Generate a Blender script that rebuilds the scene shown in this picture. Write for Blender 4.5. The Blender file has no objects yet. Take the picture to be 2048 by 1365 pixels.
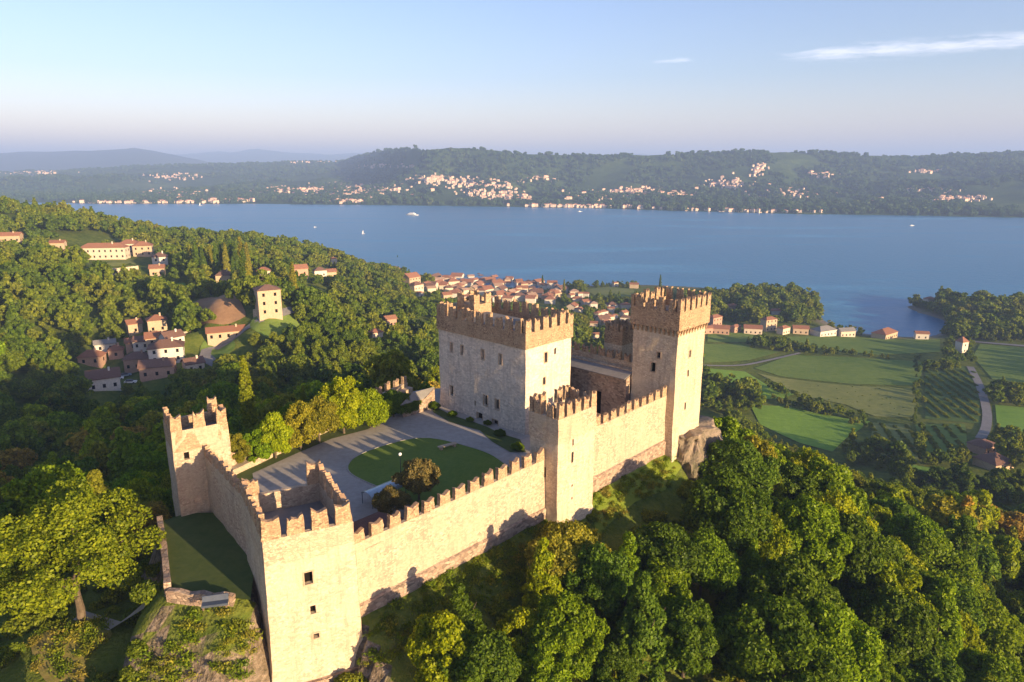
import bpy, math, random
import numpy as np
from mathutils import Vector, noise as mnoise
from mathutils.geometry import delaunay_2d_cdt
R = math.radians
random.seed(7); rng = np.random.default_rng(7)
sc = bpy.context.scene
col = sc.collection

# ------------------------------------------------------------------ camera, sky, sun, exposure
CAMZ = 135.0; FPX = 1400.0; PITCH = R(14.1)
cam = bpy.data.objects.new('camera', bpy.data.cameras.new('camera')); col.objects.link(cam)
cam.location = (0, 0, CAMZ); cam.rotation_euler = (R(90) - PITCH, 0, 0)
cam.data.sensor_width = 36; cam.data.lens = 36 * FPX / 2048
cam.data.clip_start = 1; cam.data.clip_end = 60000
sc.camera = cam
SUN_AZ = R(-43.6)          # world angle of the direction towards the sun (from +X)
SUN_EL = R(10.6)
sdir = Vector((math.cos(SUN_AZ) * math.cos(SUN_EL), math.sin(SUN_AZ) * math.cos(SUN_EL), math.sin(SUN_EL)))
sun = bpy.data.objects.new('sun', bpy.data.lights.new('sun', 'SUN')); col.objects.link(sun)
sun.data.energy = 5.0; sun.data.angle = R(0.5); sun.data.color = (1.0, 0.74, 0.43)
sun.rotation_euler = (-sdir).to_track_quat('-Z', 'Y').to_euler()
world = bpy.data.worlds.new('World'); sc.world = world; world.use_nodes = True
sc.view_settings.view_transform = 'Standard'; sc.view_settings.look = 'None'
sc.view_settings.gamma = 1; sc.view_settings.exposure = 1.6
sc.cycles.volume_bounces = 0; sc.cycles.max_bounces = 6; sc.cycles.transparent_max_bounces = 8
sc.cycles.diffuse_bounces = 3; sc.cycles.glossy_bounces = 2; sc.cycles.transmission_bounces = 2
sc.cycles.use_denoising = True

class NT:
    def __init__(s, tree): s.t = tree; s.n = tree.nodes; s.l = tree.links
    def add(s, kind, inputs=None, **props):
        nd = s.n.new(kind)
        for k, v in props.items(): setattr(nd, k, v)
        for k, v in (inputs or {}).items():
            sock = nd.inputs[k]
            if hasattr(v, 'links') or isinstance(v, bpy.types.NodeSocket): s.l.new(v, sock)
            else: sock.default_value = v
        return nd
    def math(s, op, a, b=0.0, c=None):
        d = {0: a, 1: b}
        if c is not None: d[2] = c
        return s.add('ShaderNodeMath', d, operation=op).outputs[0]
    def vmath(s, op, a, b=(0, 0, 0)):
        return s.add('ShaderNodeVectorMath', {0: a, 1: b}, operation=op).outputs[0]
    def mix(s, fac, a, b, blend='MIX'):
        nd = s.n.new('ShaderNodeMix'); nd.data_type = 'RGBA'; nd.blend_type = blend
        for i, v in ((0, fac), (6, a), (7, b)):
            if isinstance(v, bpy.types.NodeSocket): s.l.new(v, nd.inputs[i])
            else: nd.inputs[i].default_value = v if i == 0 else ((*v, 1) if len(v) == 3 else v)
        return nd.outputs[2]
    def noise(s, scale, detail=4, vec=None, rough=0.55, out=0):
        d = {'Scale': scale, 'Detail': detail, 'Roughness': rough}
        if vec is not None: d['Vector'] = vec
        return s.add('ShaderNodeTexNoise', d).outputs[out]
    def ramp(s, fac, stops, interp='LINEAR'):
        nd = s.add('ShaderNodeValToRGB', {0: fac}); cr = nd.color_ramp; cr.interpolation = interp
        while len(cr.elements) < len(stops): cr.elements.new(0.5)
        for e, (p, c) in zip(cr.elements, stops):
            e.position = p; e.color = (*c, 1) if len(c) == 3 else c
        return nd.outputs[0]
    def mapr(s, v, a, b, c=0.0, d=1.0):
        return s.add('ShaderNodeMapRange', {0: v, 1: a, 2: b, 3: c, 4: d}).outputs[0]

# sky: clear evening sky, pink-lavender at the horizon, a few cirrus wisps
w = NT(world.node_tree); w.n.clear()
sky = w.add('ShaderNodeTexSky'); sky.sky_type = 'NISHITA'; sky.sun_disc = False
sky.sun_elevation = SUN_EL; sky.sun_rotation = R(90) - SUN_AZ
sky.altitude = 200; sky.air_density = 1.0; sky.dust_density = 1.0; sky.ozone_density = 2.0
tc = w.add('ShaderNodeTexCoord').outputs['Generated']
sep = w.add('ShaderNodeSeparateXYZ', {0: tc})
az = w.math('ARCTAN2', sep.outputs[0], sep.outputs[1]); el = w.math('ARCSINE', sep.outputs[2])
tint = w.ramp(w.mapr(el, -0.02, 0.30), [(0.0, (1.70, 1.24, 1.24)), (0.16, (1.55, 1.14, 1.15)), (0.42, (1.12, 0.99, 1.12)), (1.0, (1.08, 0.99, 1.20))])
base_sky = w.mix(1.0, sky.outputs[0], tint, 'MULTIPLY')
# cirrus: stretched noise, present only in two narrow bands low in the sky
cv = w.add('ShaderNodeCombineXYZ', {0: w.math('MULTIPLY', az, 11.0), 1: w.math('MULTIPLY', w.math('ADD', w.math('ADD', el, w.math('MULTIPLY', w.noise(9.0, 4, tc), 0.022)), w.math('MULTIPLY', az, 0.024)), 95.0), 2: 0.0}).outputs[0]
cn = w.noise(1.6, 8, cv, 0.68)
def band(a0, a1, e0, eh, soft=0.05):
    m1 = w.add('ShaderNodeMapRange', {0: az, 1: a0, 2: a0 + soft}, interpolation_type='SMOOTHSTEP').outputs[0]
    m2 = w.add('ShaderNodeMapRange', {0: az, 1: a1 + soft, 2: a1}, interpolation_type='SMOOTHSTEP').outputs[0]
    dd = w.math('ABSOLUTE', w.math('SUBTRACT', el, e0))
    m3 = w.add('ShaderNodeMapRange', {0: dd, 1: eh, 2: 0.0}, interpolation_type='SMOOTHSTEP').outputs[0]
    return w.math('MULTIPLY', w.math('MULTIPLY', m1, m2), m3)
bm = w.math('MAXIMUM', band(0.30, 0.66, 0.133, 0.017, 0.10), w.math('MAXIMUM', w.math('MULTIPLY', band(0.175, 0.225, 0.132, 0.007, 0.02), 0.7), w.math('MAXIMUM', w.math('MULTIPLY', band(-0.33, -0.27, 0.045, 0.007, 0.02), 0.35), w.math('MULTIPLY', band(-0.7, -0.56, 0.043, 0.006, 0.04), 0.35))))
cl = w.math('MULTIPLY', w.mapr(w.math('ADD', cn, w.math('MULTIPLY', bm, 0.30)), 0.60, 0.85), bm)
skyc = w.mix(w.math('MULTIPLY', cl, 0.42), base_sky, (8.2, 7.8, 8.4))
bg = w.add('ShaderNodeBackground', {0: skyc, 1: 0.076})
w.l.new(bg.outputs[0], w.add('ShaderNodeOutputWorld').inputs[0])

# ------------------------------------------------------------------ helpers
def tag(o, label=None, cat=None, group=None, kind=None):
    if label: o['label'] = label
    if cat: o['category'] = cat
    if group: o['group'] = group
    if kind: o['kind'] = kind
    return o
def empty(name, loc, rz=0, label=None, cat=None, group=None):
    o = bpy.data.objects.new(name, None); col.objects.link(o); o.location = loc; o.rotation_euler = (0, 0, rz)
    o.empty_display_size = 0.5
    return tag(o, label, cat, group)
def link(name, me, parent=None, loc=None, rz=None):
    o = bpy.data.objects.new(name, me); col.objects.link(o)
    if parent is not None: o.parent = parent
    if loc is not None: o.location = loc
    if rz is not None: o.rotation_euler = (0, 0, rz)
    return o
def np_mesh(name, verts, faces, mats, midx=None, smooth=False):
    """faces: (n,k) int array or list of tuples"""
    me = bpy.data.meshes.new(name)
    if isinstance(faces, np.ndarray):
        n, k = faces.shape
        me.vertices.add(len(verts)); me.vertices.foreach_set('co', np.asarray(verts, dtype=np.float32).ravel())
        me.loops.add(n * k); me.loops.foreach_set('vertex_index', faces.astype(np.int32).ravel())
        me.polygons.add(n); me.polygons.foreach_set('loop_start', np.arange(0, n * k, k, dtype=np.int32))
        me.polygons.foreach_set('loop_total', np.full(n, k, dtype=np.int32))
    else:
        me.from_pydata([tuple(v) for v in verts], [], faces)
    for m in (mats if isinstance(mats, (list, tuple)) else [mats]): me.materials.append(m)
    if midx is not None: me.polygons.foreach_set('material_index', np.asarray(midx, dtype=np.int32))
    if smooth: me.polygons.foreach_set('use_smooth', np.ones(len(me.polygons), dtype=bool))
    me.update(calc_edges=True); me.validate()
    return me
class MB:
    """collects boxes, prisms and quads; build() links them as ONE mesh object"""
    def __init__(s): s.v = []; s.f = []; s.m = []
    def face(s, pts, m=0):
        b = len(s.v); s.v += [tuple(p) for p in pts]; s.f.append(tuple(range(b, b + len(pts)))); s.m.append(m)
    def box(s, x0, x1, y0, y1, z0, z1, m=0):
        s.hexa([(x0, y0, z0), (x1, y0, z0), (x1, y1, z0), (x0, y1, z0)], [(x0, y0, z1), (x1, y0, z1), (x1, y1, z1), (x0, y1, z1)], m)
    def hexa(s, lo, hi, m=0):
        b = len(s.v); s.v += [tuple(p) for p in lo] + [tuple(p) for p in hi]; n = len(lo)
        s.f.append(tuple(b + i for i in reversed(range(n)))); s.m.append(m)
        s.f.append(tuple(b + n + i for i in range(n))); s.m.append(m)
        for i in range(n):
            j = (i + 1) % n; s.f.append((b + i, b + j, b + n + j, b + n + i)); s.m.append(m)
    def tube(s, p, q, r0, r1, k=6, m=0):
        p = Vector(p); q = Vector(q); d = (q - p).normalized()
        a = d.cross(Vector((0.3, 0.9, 0.1))).normalized(); c = d.cross(a)
        lo = [p + (a * math.cos(t) + c * math.sin(t)) * r0 for t in [2 * math.pi * i / k for i in range(k)]]
        hi = [q + (a * math.cos(t) + c * math.sin(t)) * r1 for t in [2 * math.pi * i / k for i in range(k)]]
        s.hexa(lo, hi, m)
    def mesh(s, name, mats): return np_mesh(name, s.v, s.f, mats, s.m)
    def build(s, name, mats, parent=None, loc=None, rz=None): return link(name, s.mesh(name, mats), parent, loc, rz)

# a pixel of the 2048 x 1365 photograph as a ray from the camera
def ray(u, v):
    cx = (u - 1024) / FPX; cy = (682.5 - v) / FPX
    return (cx, math.cos(PITCH) + cy * math.sin(PITCH), -math.sin(PITCH) + cy * math.cos(PITCH))
def PZ(u, v, z):
    d = ray(u, v); t = (z - CAMZ) / d[2]; return (d[0] * t, d[1] * t)
def PY(u, v, Y):
    d = ray(u, v); t = Y / d[1]; return (d[0] * t, Y, CAMZ + d[2] * t)
def proj(x, y, z):
    z = z - CAMZ; dep = y * math.cos(PITCH) - z * math.sin(PITCH); up = y * math.sin(PITCH) + z * math.cos(PITCH)
    if dep <= 1: return None
    return (1024 + FPX * x / dep, 682.5 - FPX * up / dep, dep)
def sstep(a, b, x):
    t = np.clip((x - a) / (b - a), 0, 1); return t * t * (3 - 2 * t)
def in_poly(x, y, poly):
    x = np.asarray(x, float); y = np.asarray(y, float); ins = np.zeros(x.shape, bool); n = len(poly)
    for i in range(n):
        x0, y0 = poly[i]; x1, y1 = poly[(i + 1) % n]
        if y0 == y1: continue
        c = ((y0 > y) != (y1 > y)) & (x < (x1 - x0) * (y - y0) / (y1 - y0) + x0); ins ^= c
    return ins
def d_poly(x, y, poly, closed=True):
    x = np.asarray(x, float); y = np.asarray(y, float); best = np.full(x.shape, 1e9); n = len(poly)
    for i in range(n if closed else n - 1):
        x0, y0 = poly[i]; x1, y1 = poly[(i + 1) % n]; dx, dy = x1 - x0, y1 - y0
        t = np.clip(((x - x0) * dx + (y - y0) * dy) / (dx * dx + dy * dy + 1e-9), 0, 1)
        best = np.minimum(best, np.hypot(x - x0 - t * dx, y - y0 - t * dy))
    return best
# cheap value noise on arrays
_perm = np.random.default_rng(3).random((256, 256))
def vnoise(x, y):
    xi = np.floor(x).astype(int); yi = np.floor(y).astype(int); fx = x - xi; fy = y - yi
    fx = fx * fx * (3 - 2 * fx); fy = fy * fy * (3 - 2 * fy)
    g = lambda a, b: _perm[a % 256, b % 256]
    return (g(xi, yi) * (1 - fx) + g(xi + 1, yi) * fx) * (1 - fy) + (g(xi, yi + 1) * (1 - fx) + g(xi + 1, yi + 1) * fx) * fy
def fbm(x, y, o=4):
    s = 0; a = 1; tot = 0
    for i in range(o): s = s + a * vnoise(x * 2 ** i + 17.3 * i, y * 2 ** i + 5.1 * i); tot += a; a *= 0.5
    return s / tot

# ------------------------------------------------------------------ materials
def new_mat(name):
    m = bpy.data.materials.new(name); m.use_nodes = True; nt = NT(m.node_tree); nt.n.clear(); return m, nt
def finish(nt, color, rough=0.85, bump=None, bstr=0.5, bdist=0.05, spec=0.3, metal=0.0):
    d = {'Base Color': color if isinstance(color, bpy.types.NodeSocket) else (*color, 1), 'Roughness': rough, 'Specular IOR Level': spec, 'Metallic': metal}
    if bump is not None:
        d['Normal'] = nt.add('ShaderNodeBump', {'Height': bump, 'Strength': bstr, 'Distance': bdist}).outputs[0]
    p = nt.add('ShaderNodeBsdfPrincipled', d)
    nt.l.new(p.outputs[0], nt.add('ShaderNodeOutputMaterial').inputs[0])
def stone_mat(name, c_main, c_alt, c_dark, stone=0.5, cell=2.2, plaster=0.5, stain=0.35, streak=0.5):
    """old masonry: patches of plaster over rubble, streaks running down, mortar lines"""
    m, n = new_mat(name)
    P = n.add('ShaderNodeNewGeometry').outputs['Position']
    warp = n.vmath('ADD', P, n.vmath('MULTIPLY', n.noise(1.3, 3, P, out=1), (0.5, 0.5, 0.3)))
    flat = n.vmath('MULTIPLY', warp, (1.0, 1.0, 1.7))
    vo = n.add('ShaderNodeTexVoronoi', {'Vector': flat, 'Scale': cell}, feature='F1')
    ve = n.add('ShaderNodeTexVoronoi', {'Vector': flat, 'Scale': cell}, feature='DISTANCE_TO_EDGE')
    cellr = n.add('ShaderNodeSeparateXYZ', {0: vo.outputs['Color']}).outputs[0]
    mortar = n.mapr(ve.outputs['Distance'], 0.0, 0.09)
    stones = n.ramp(cellr, [(0.0, c_dark), (0.35, c_alt), (0.7, c_main), (1.0, tuple(min(1, c * 1.25) for c in c_main))])
    stones = n.mix(n.math('MULTIPLY', n.math('SUBTRACT', 1.0, mortar), 0.55), stones, tuple(c * 0.55 for c in c_alt))
    big = n.noise(0.23, 6, P, 0.65); fine = n.noise(3.5, 6, P, 0.7)
    plas = n.mix(n.mapr(fine, 0.35, 0.7), tuple(c * 0.82 for c in c_main), tuple(min(1, c * 1.12) for c in c_main))
    pm = n.mapr(n.math('ADD', big, n.math('MULTIPLY', fine, 0.25)), 0.72 - 0.25 * plaster, 0.76 - 0.25 * plaster + 0.05, 1.0, 0.0)
    base = n.mix(n.math('MULTIPLY', n.math('SUBTRACT', 1.0, n.math('MULTIPLY', pm, plaster * 1.1)), stone + 0.25), plas, stones)
    sv = n.vmath('MULTIPLY', P, (0.9, 0.9, 0.10))
    st = n.mapr(n.noise(1.1, 6, sv, 0.75), 0.50, 0.66)
    base = n.mix(n.math('MULTIPLY', st, streak * 0.55), base, c_dark)
    bl = n.mapr(n.noise(0.55, 7, P, 0.75), 0.50, 0.72)
    base = n.mix(n.math('MULTIPLY', bl, stain), base, c_alt)
    hgt = n.math('ADD', n.math('MULTIPLY', mortar, 0.6 * stone), n.math('ADD', n.math('MULTIPLY', fine, 0.6), n.math('MULTIPLY', big, 1.0)))
    finish(n, base, 0.92, hgt, 0.9, 0.12, 0.1)
    return m
def noisy(name, a, b, scale=2.0, rough=0.9, bump=0.3, bd=0.03, c=None, spec=0.2):
    m, n = new_mat(name); P = n.add('ShaderNodeNewGeometry').outputs['Position']
    f = n.noise(scale, 6, P, 0.65); g = n.noise(scale * 0.13, 4, P)
    stops = [(0.3, a), (0.7, b)] if c is None else [(0.25, a), (0.55, b), (0.75, c)]
    cc = n.ramp(n.math('ADD', n.math('MULTIPLY', f, 0.6), n.math('MULTIPLY', g, 0.4)), stops)
    finish(n, cc, rough, f, bump, bd, spec); return m
def plain(name, c, rough=0.7, spec=0.3, metal=0): 
    m, n = new_mat(name); P = n.add('ShaderNodeNewGeometry').outputs['Position']
    f = n.noise(1.7, 5, P, 0.7)
    finish(n, n.mix(n.mapr(f, 0.3, 0.7), tuple(x * 0.8 for x in c), tuple(min(1, x * 1.15) for x in c)), rough, None, spec=spec, metal=metal); return m
def tile_mat(name, a, b):
    m, n = new_mat(name); tcn = n.add('ShaderNodeTexCoord').outputs['Object']
    wv = n.add('ShaderNodeTexWave', {'Vector': tcn, 'Scale': 1.6, 'Distortion': 0.6, 'Detail': 2.0}).outputs[1]
    P = n.add('ShaderNodeNewGeometry').outputs['Position']; f = n.noise(1.5, 6, P, 0.7)
    oi = n.add('ShaderNodeObjectInfo').outputs['Random']
    cc = n.mix(n.mapr(f, 0.35, 0.68), a, b); cc = n.mix(n.math('MULTIPLY', oi, 0.45), cc, tuple(x * 0.55 for x in a))
    cc = n.mix(n.math('MULTIPLY', wv, 0.35), cc, tuple(x * 0.45 for x in a))
    finish(n, cc, 0.85, wv, 0.6, 0.08, 0.1); return m
def leaf_mat(name, use_color=True, stops=None):
    m, n = new_mat(name)
    oi = n.add('ShaderNodeObjectInfo'); isl = n.add('ShaderNodeNewGeometry').outputs['Random Per Island']
    P = n.add('ShaderNodeNewGeometry').outputs['Position']
    basec = oi.outputs['Color'] if use_color else n.ramp(n.math('ADD', n.math('MULTIPLY', oi.outputs['Random'], 0.5), n.mapr(n.noise(0.016, 4, n.vmath('MULTIPLY', oi.outputs['Location'], (1, 1, 0))), 0.3, 0.7, 0.0, 0.5)), stops)
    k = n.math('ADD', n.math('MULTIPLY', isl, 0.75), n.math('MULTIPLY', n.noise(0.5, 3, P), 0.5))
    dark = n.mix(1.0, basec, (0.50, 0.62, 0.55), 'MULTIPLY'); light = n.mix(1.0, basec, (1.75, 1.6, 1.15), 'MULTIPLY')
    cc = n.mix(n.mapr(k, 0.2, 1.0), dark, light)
    di = n.add('ShaderNodeBsdfDiffuse', {'Color': cc}); tr = n.add('ShaderNodeBsdfTranslucent', {'Color': n.mix(1.0, cc, (1.25, 1.25, 0.5), 'MULTIPLY')})
    gl = n.add('ShaderNodeBsdfGlossy', {'Color': (1, 1, 1, 1), 'Roughness': 0.45})
    m1 = n.add('ShaderNodeMixShader', {0: 0.38, 1: di.outputs[0], 2: tr.outputs[0]})
    m2 = n.add('ShaderNodeMixShader', {0: 0.006, 1: m1.outputs[0], 2: gl.outputs[0]})
    n.l.new(m2.outputs[0], n.add('ShaderNodeOutputMaterial').inputs[0]); return m
M = {}
M['plaster'] = stone_mat('plaster_cream', (0.58, 0.475, 0.335), (0.46, 0.35, 0.25), (0.27, 0.20, 0.15), stone=0.25, cell=3.2, plaster=0.85, stain=0.45, streak=0.9)
M['keep'] = stone_mat('plaster_keep', (0.67, 0.56, 0.44), (0.47, 0.38, 0.30), (0.25, 0.20, 0.17), stone=0.15, plaster=1.0, stain=0.40, streak=0.85)
M['rubble'] = stone_mat('rubble_stone', (0.55, 0.44, 0.305), (0.48, 0.35, 0.25), (0.28, 0.20, 0.15), stone=0.55, cell=3.4, plaster=0.55, stain=0.55, streak=0.8)
M['parapet'] = stone_mat('parapet_stone', (0.49, 0.345, 0.215), (0.40, 0.255, 0.155), (0.15, 0.10, 0.07), stone=0.65, cell=4.0, plaster=0.4, stain=0.5, streak=0.6)
M['base'] = stone_mat('base_stone', (0.40, 0.30, 0.22), (0.33, 0.23, 0.17), (0.16, 0.12, 0.09), stone=0.8, cell=1.8, plaster=0.2, stain=0.5, streak=0.3)
M['rock'] = noisy('rock', (0.07, 0.075, 0.035), (0.27, 0.21, 0.155), 0.9, 0.95, 1.0, 0.6, (0.42, 0.34, 0.27))
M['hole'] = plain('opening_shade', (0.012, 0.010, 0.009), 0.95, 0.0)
M['gravel'] = noisy('gravel', (0.26, 0.23, 0.20), (0.42, 0.375, 0.33), 1.2, 0.95, 0.3, 0.02)
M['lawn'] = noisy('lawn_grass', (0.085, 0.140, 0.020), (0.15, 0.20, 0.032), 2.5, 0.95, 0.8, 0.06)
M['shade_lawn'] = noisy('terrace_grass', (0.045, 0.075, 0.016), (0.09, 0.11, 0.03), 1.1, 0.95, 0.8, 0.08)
M['lead'] = noisy('roof_grey', (0.16, 0.15, 0.14), (0.26, 0.24, 0.22), 1.4, 0.8, 0.3, 0.03)
M['dark_tile'] = tile_mat('dark_tile', (0.14, 0.07, 0.055), (0.20, 0.11, 0.09))
M['tile'] = tile_mat('terracotta_tile', (0.38, 0.16, 0.09), (0.32, 0.18, 0.12))
M['pale_tile'] = tile_mat('pale_tile', (0.46, 0.29, 0.20), (0.40, 0.28, 0.20))
M['brown_tile'] = tile_mat('brown_tile', (0.20, 0.11, 0.08), (0.27, 0.16, 0.12))
M['bark'] = noisy('bark', (0.06, 0.045, 0.03), (0.17, 0.13, 0.09), 3, 0.95, 0.8, 0.05)
M['wood'] = noisy('old_timber', (0.10, 0.07, 0.05), (0.19, 0.13, 0.09), 3)
M['glass'] = plain('canopy_glass', (0.35, 0.42, 0.46), 0.2, 0.6)
M['white'] = plain('white_paint', (0.78, 0.76, 0.72), 0.5)
M['slate'] = plain('slate_blue', (0.055, 0.07, 0.10), 0.45, 0.5)
M['metal'] = plain('dark_metal', (0.06, 0.06, 0.065), 0.5, 0.5)
M['asphalt'] = noisy('asphalt', (0.16, 0.15, 0.14), (0.26, 0.24, 0.22), 1.0)
M['dirt'] = noisy('bare_earth', (0.22, 0.12, 0.06), (0.36, 0.22, 0.12), 0.35, 0.95, 0.7, 0.3)
for i, c in enumerate([(0.44, 0.33, 0.22), (0.56, 0.46, 0.35), (0.42, 0.26, 0.18), (0.58, 0.52, 0.44), (0.42, 0.33, 0.18)]): M['wall%d' % i] = plain('house_wall', c, 0.85)
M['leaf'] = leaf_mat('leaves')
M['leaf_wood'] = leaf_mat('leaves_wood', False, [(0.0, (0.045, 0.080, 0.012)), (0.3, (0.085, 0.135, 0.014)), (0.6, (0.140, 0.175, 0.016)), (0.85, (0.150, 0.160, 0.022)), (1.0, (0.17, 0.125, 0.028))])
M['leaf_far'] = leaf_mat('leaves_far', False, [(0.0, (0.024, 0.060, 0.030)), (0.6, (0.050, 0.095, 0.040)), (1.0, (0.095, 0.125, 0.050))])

# ------------------------------------------------------------------ castle plan (metres; camera stands over 0,0)
DV = Vector((0.69, 0.724)); NV = Vector((0.724, -0.69))     # along the front wall / outward towards the sun
W1a, W1b = Vector((-15.5, 60.7)), Vector((4.1, 81.2)); W2a, W2b = Vector((10.9, 88.3)), Vector((23.7, 101.9))
FR, FL = Vector((-15.0, 60.0)), Vector((-22.4, 56.4))       # corner tower, sunlit face
FBL, FBR = Vector((-27.5, 65.3)), Vector((-20.3, 69.0))
LT = Vector((-38.8, 74.6)); LDIR = Vector((0.829, 0.559)); LN = Vector((-0.559, 0.829))
KC = Vector((2.0, 100.4))
RC = W2b + NV * 1.3
CASTLE = [tuple(W1a), tuple(W2b + DV * 8), tuple(W2b + DV * 8 - NV * 40), (-12, 131), (-22, 124), (-43, 84), (-39, 74), tuple(FBL), tuple(FL), tuple(FR)]
COURT = [(-20.4, 66), tuple(W1a - NV * 0.8), tuple(W2b - NV * .8), tuple(W2b + DV * 3.5 - NV * 1), (3.5, 126), (-16, 123), (-19, 121), (-39.5, 82), (-34, 79)]
TERR = [(-38.5, 75.5), (-35.5, 75.6), (-27.0, 66.0), (-24.8, 58.4), (-33.2, 59.9), (-36.6, 66.5), (-40.6, 73.5)]

# ------------------------------------------------------------------ terrain
def build_controls():
    pts = []
    def Z(u, v, z): x, y = PZ(u, v, z); pts.append((x, y, z))
    def Y(u, v, d, dz=-8): x, y, z = PY(u, v, d); pts.append((x, y, z + dz))
    for u, v, d in [(0, 400, 600), (100, 410, 600), (200, 430, 600), (270, 455, 620), (430, 468, 640), (560, 478, 660), (650, 502, 680), (750, 532, 690),
                    (0, 480, 470), (100, 500, 450), (230, 520, 420), (0, 600, 300), (100, 600, 310), (200, 600, 330), (0, 700, 235), (100, 690, 250),
                    (300, 545, 380), (400, 520, 420), (500, 520, 440), (600, 520, 480), (700, 560, 500), (800, 600, 490), (830, 560, 600),
                    (700, 640, 350), (750, 680, 290), (830, 720, 265), (640, 560, 420),
                    (100, 850, 205), (0, 810, 200), (250, 850, 185), (0, 950, 130), (300, 950, 118), (650, 760, 225), (570, 780, 200), (200, 920, 150), (100, 760, 225),
                    (420, 790, 200), (740, 770, 210)]: Y(u, v, d)
    for u, v, d in [(435, 590, 313), (425, 622, 303), (540, 628, 296), (480, 612, 308), (430, 658, 293), (230, 520, 415), (170, 545, 380), (385, 655, 291), (470, 668, 284), (590, 650, 285), (560, 600, 320), (330, 650, 290)]: Y(u, v, d, 0)
    for u, v, z in [(300, 730, 53), (200, 765, 50), (380, 700, 56), (450, 720, 54), (250, 700, 56), (620, 700, 58), (540, 740, 55), (300, 680, 61)]: Z(u, v, z)
    for u, v, z in [(1000, 590, 9), (920, 585, 14), (1100, 600, 8), (880, 600, 24), (1160, 600, 7), (1230, 585, 6), (1200, 640, 12), (1180, 700, 24), (1450, 640, 6), (1330, 620, 6), (1500, 690, 6), (1500, 730, 8), (1700, 700, 5),
                    (1700, 760, 8), (1700, 850, 11), (1480, 780, 12), (1550, 830, 13), (1900, 720, 6), (1900, 800, 9), (2000, 900, 14), (1850, 880, 13), (1720, 915, 17), (2047, 760, 8), (1950, 700, 5), (2047, 690, 5), (2000, 640, 5), (1640, 665, 4), (1560, 650, 5)]: Z(u, v, z)
    pts.extend([(5, 62, 85), (20, 70, 82.5), (15, 45, 79), (30, 85, 83), (38, 100, 82), (46, 118, 74), (60, 140, 62), (80, 110, 57), (78, 96, 54), (60, 70, 61), (40, 60, 71),
            (110, 180, 40), (150, 197, 27), (115, 250, 18), (68, 168, 55), (20, 145, 66), (45, 200, 30), (-12, 155, 72), (-20, 200, 60), (35, 130, 76), (10, 170, 50),
            (0, 0, 64), (-40, 20, 74), (40, 20, 56), (0, 35, 76), (-60, 40, 80), (-30, 44, 82), (100, 40, 38), (-100, 60, 66), (-100, 0, 60), (-150, 100, 56), (0, -150, 35), (200, 0, 18),
            (-300, 100, 66), (-200, -100, 50), (-500, 300, 84), (-650, 500, 96), (300, 100, 12), (500, 300, 8), (-45, 62, 88.5), (-60, 66, 85), (-40, 50, 84.5), (-23, 48, 83), (-15, 52, 85.5),
            (-70, 76, 80), (-80, 95, 72), (-60, 98, 78), (-46, 90, 84), (-500, -200, 60), (400, -200, 10), (-42, 110, 80), (-30, 125, 82), (-8, 58, 87.5), (700, 100, 8), (650, 600, 3), (540, 480, 5), (700, -300, 8), (-800, 100, 90), (-800, -300, 70), (0, -400, 20)])
    # the shore of the lake and the bed beyond it
    shore = [(1040, 578), (1100, 576), (1180, 572), (1260, 570), (1340, 572), (1430, 578), (1500, 585), (1560, 592), (1620, 602), (1652, 622), (1662, 648), (1700, 664), (1760, 671), (1820, 674), (1868, 672),
             (1884, 655), (1872, 636), (1845, 628), (1812, 614), (1830, 600), (1880, 597), (1940, 602), (2000, 606), (2060, 606)]
    for u, v in shore: Z(u, v, 0.0)
    for u, v in [(1040, 560), (1150, 555), (1260, 555), (1400, 562), (1540, 575), (1680, 600), (1720, 640), (1770, 655), (1825, 655), (1790, 610), (1830, 585), (1940, 588), (2047, 590), (1750, 600), (1300, 500), (1800, 500)]: Z(u, v, -6.0)
    pts.extend([(-120, 850, 0), (-200, 900, -2), (-320, 960, -2), (-450, 1000, 0), (-50, 830, -4), (-150, 1000, -12), (-400, 1150, -14), (-700, 1100, 0), (100, 1000, -12), (400, 1000, -12), (-900, 900, 40), (-800, 600, 95), (700, 900, -10), (900, 700, -5), (-1000, 1400, -10), (900, 400, 4)])
    return np.array(pts, float)
CP = build_controls()
def tps_fit(P, lam=1.5):
    s = 100.0; X = P[:, :2] / s; n = len(X)
    d = np.hypot(X[:, None, 0] - X[None, :, 0], X[:, None, 1] - X[None, :, 1])
    K = d * np.sqrt(d + 0.02); A = np.zeros((n + 3, n + 3)); A[:n, :n] = K - np.eye(n) * lam * 0.004
    A[:n, n] = 1; A[:n, n + 1:] = X; A[n, :n] = 1; A[n + 1:, :n] = X.T
    b = np.zeros(n + 3); b[:n] = P[:, 2]
    return X, np.linalg.solve(A, b)
TX, TW = tps_fit(CP)
def base_h(x, y):
    x = np.asarray(x, float); y = np.asarray(y, float); sh = x.shape; xf = x.ravel() / 100.; yf = y.ravel() / 100.
    out = np.empty(len(xf))
    for i in range(0, len(xf), 20000):
        a = xf[i:i + 20000, None] - TX[None, :, 0]; b = yf[i:i + 20000, None] - TX[None, :, 1]; d = np.hypot(a, b)
        out[i:i + 20000] = (d * np.sqrt(d + 0.02)) @ TW[:-3] + TW[-3] + xf[i:i + 20000] * TW[-2] + yf[i:i + 20000] * TW[-1]
    return out.reshape(sh)
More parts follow.
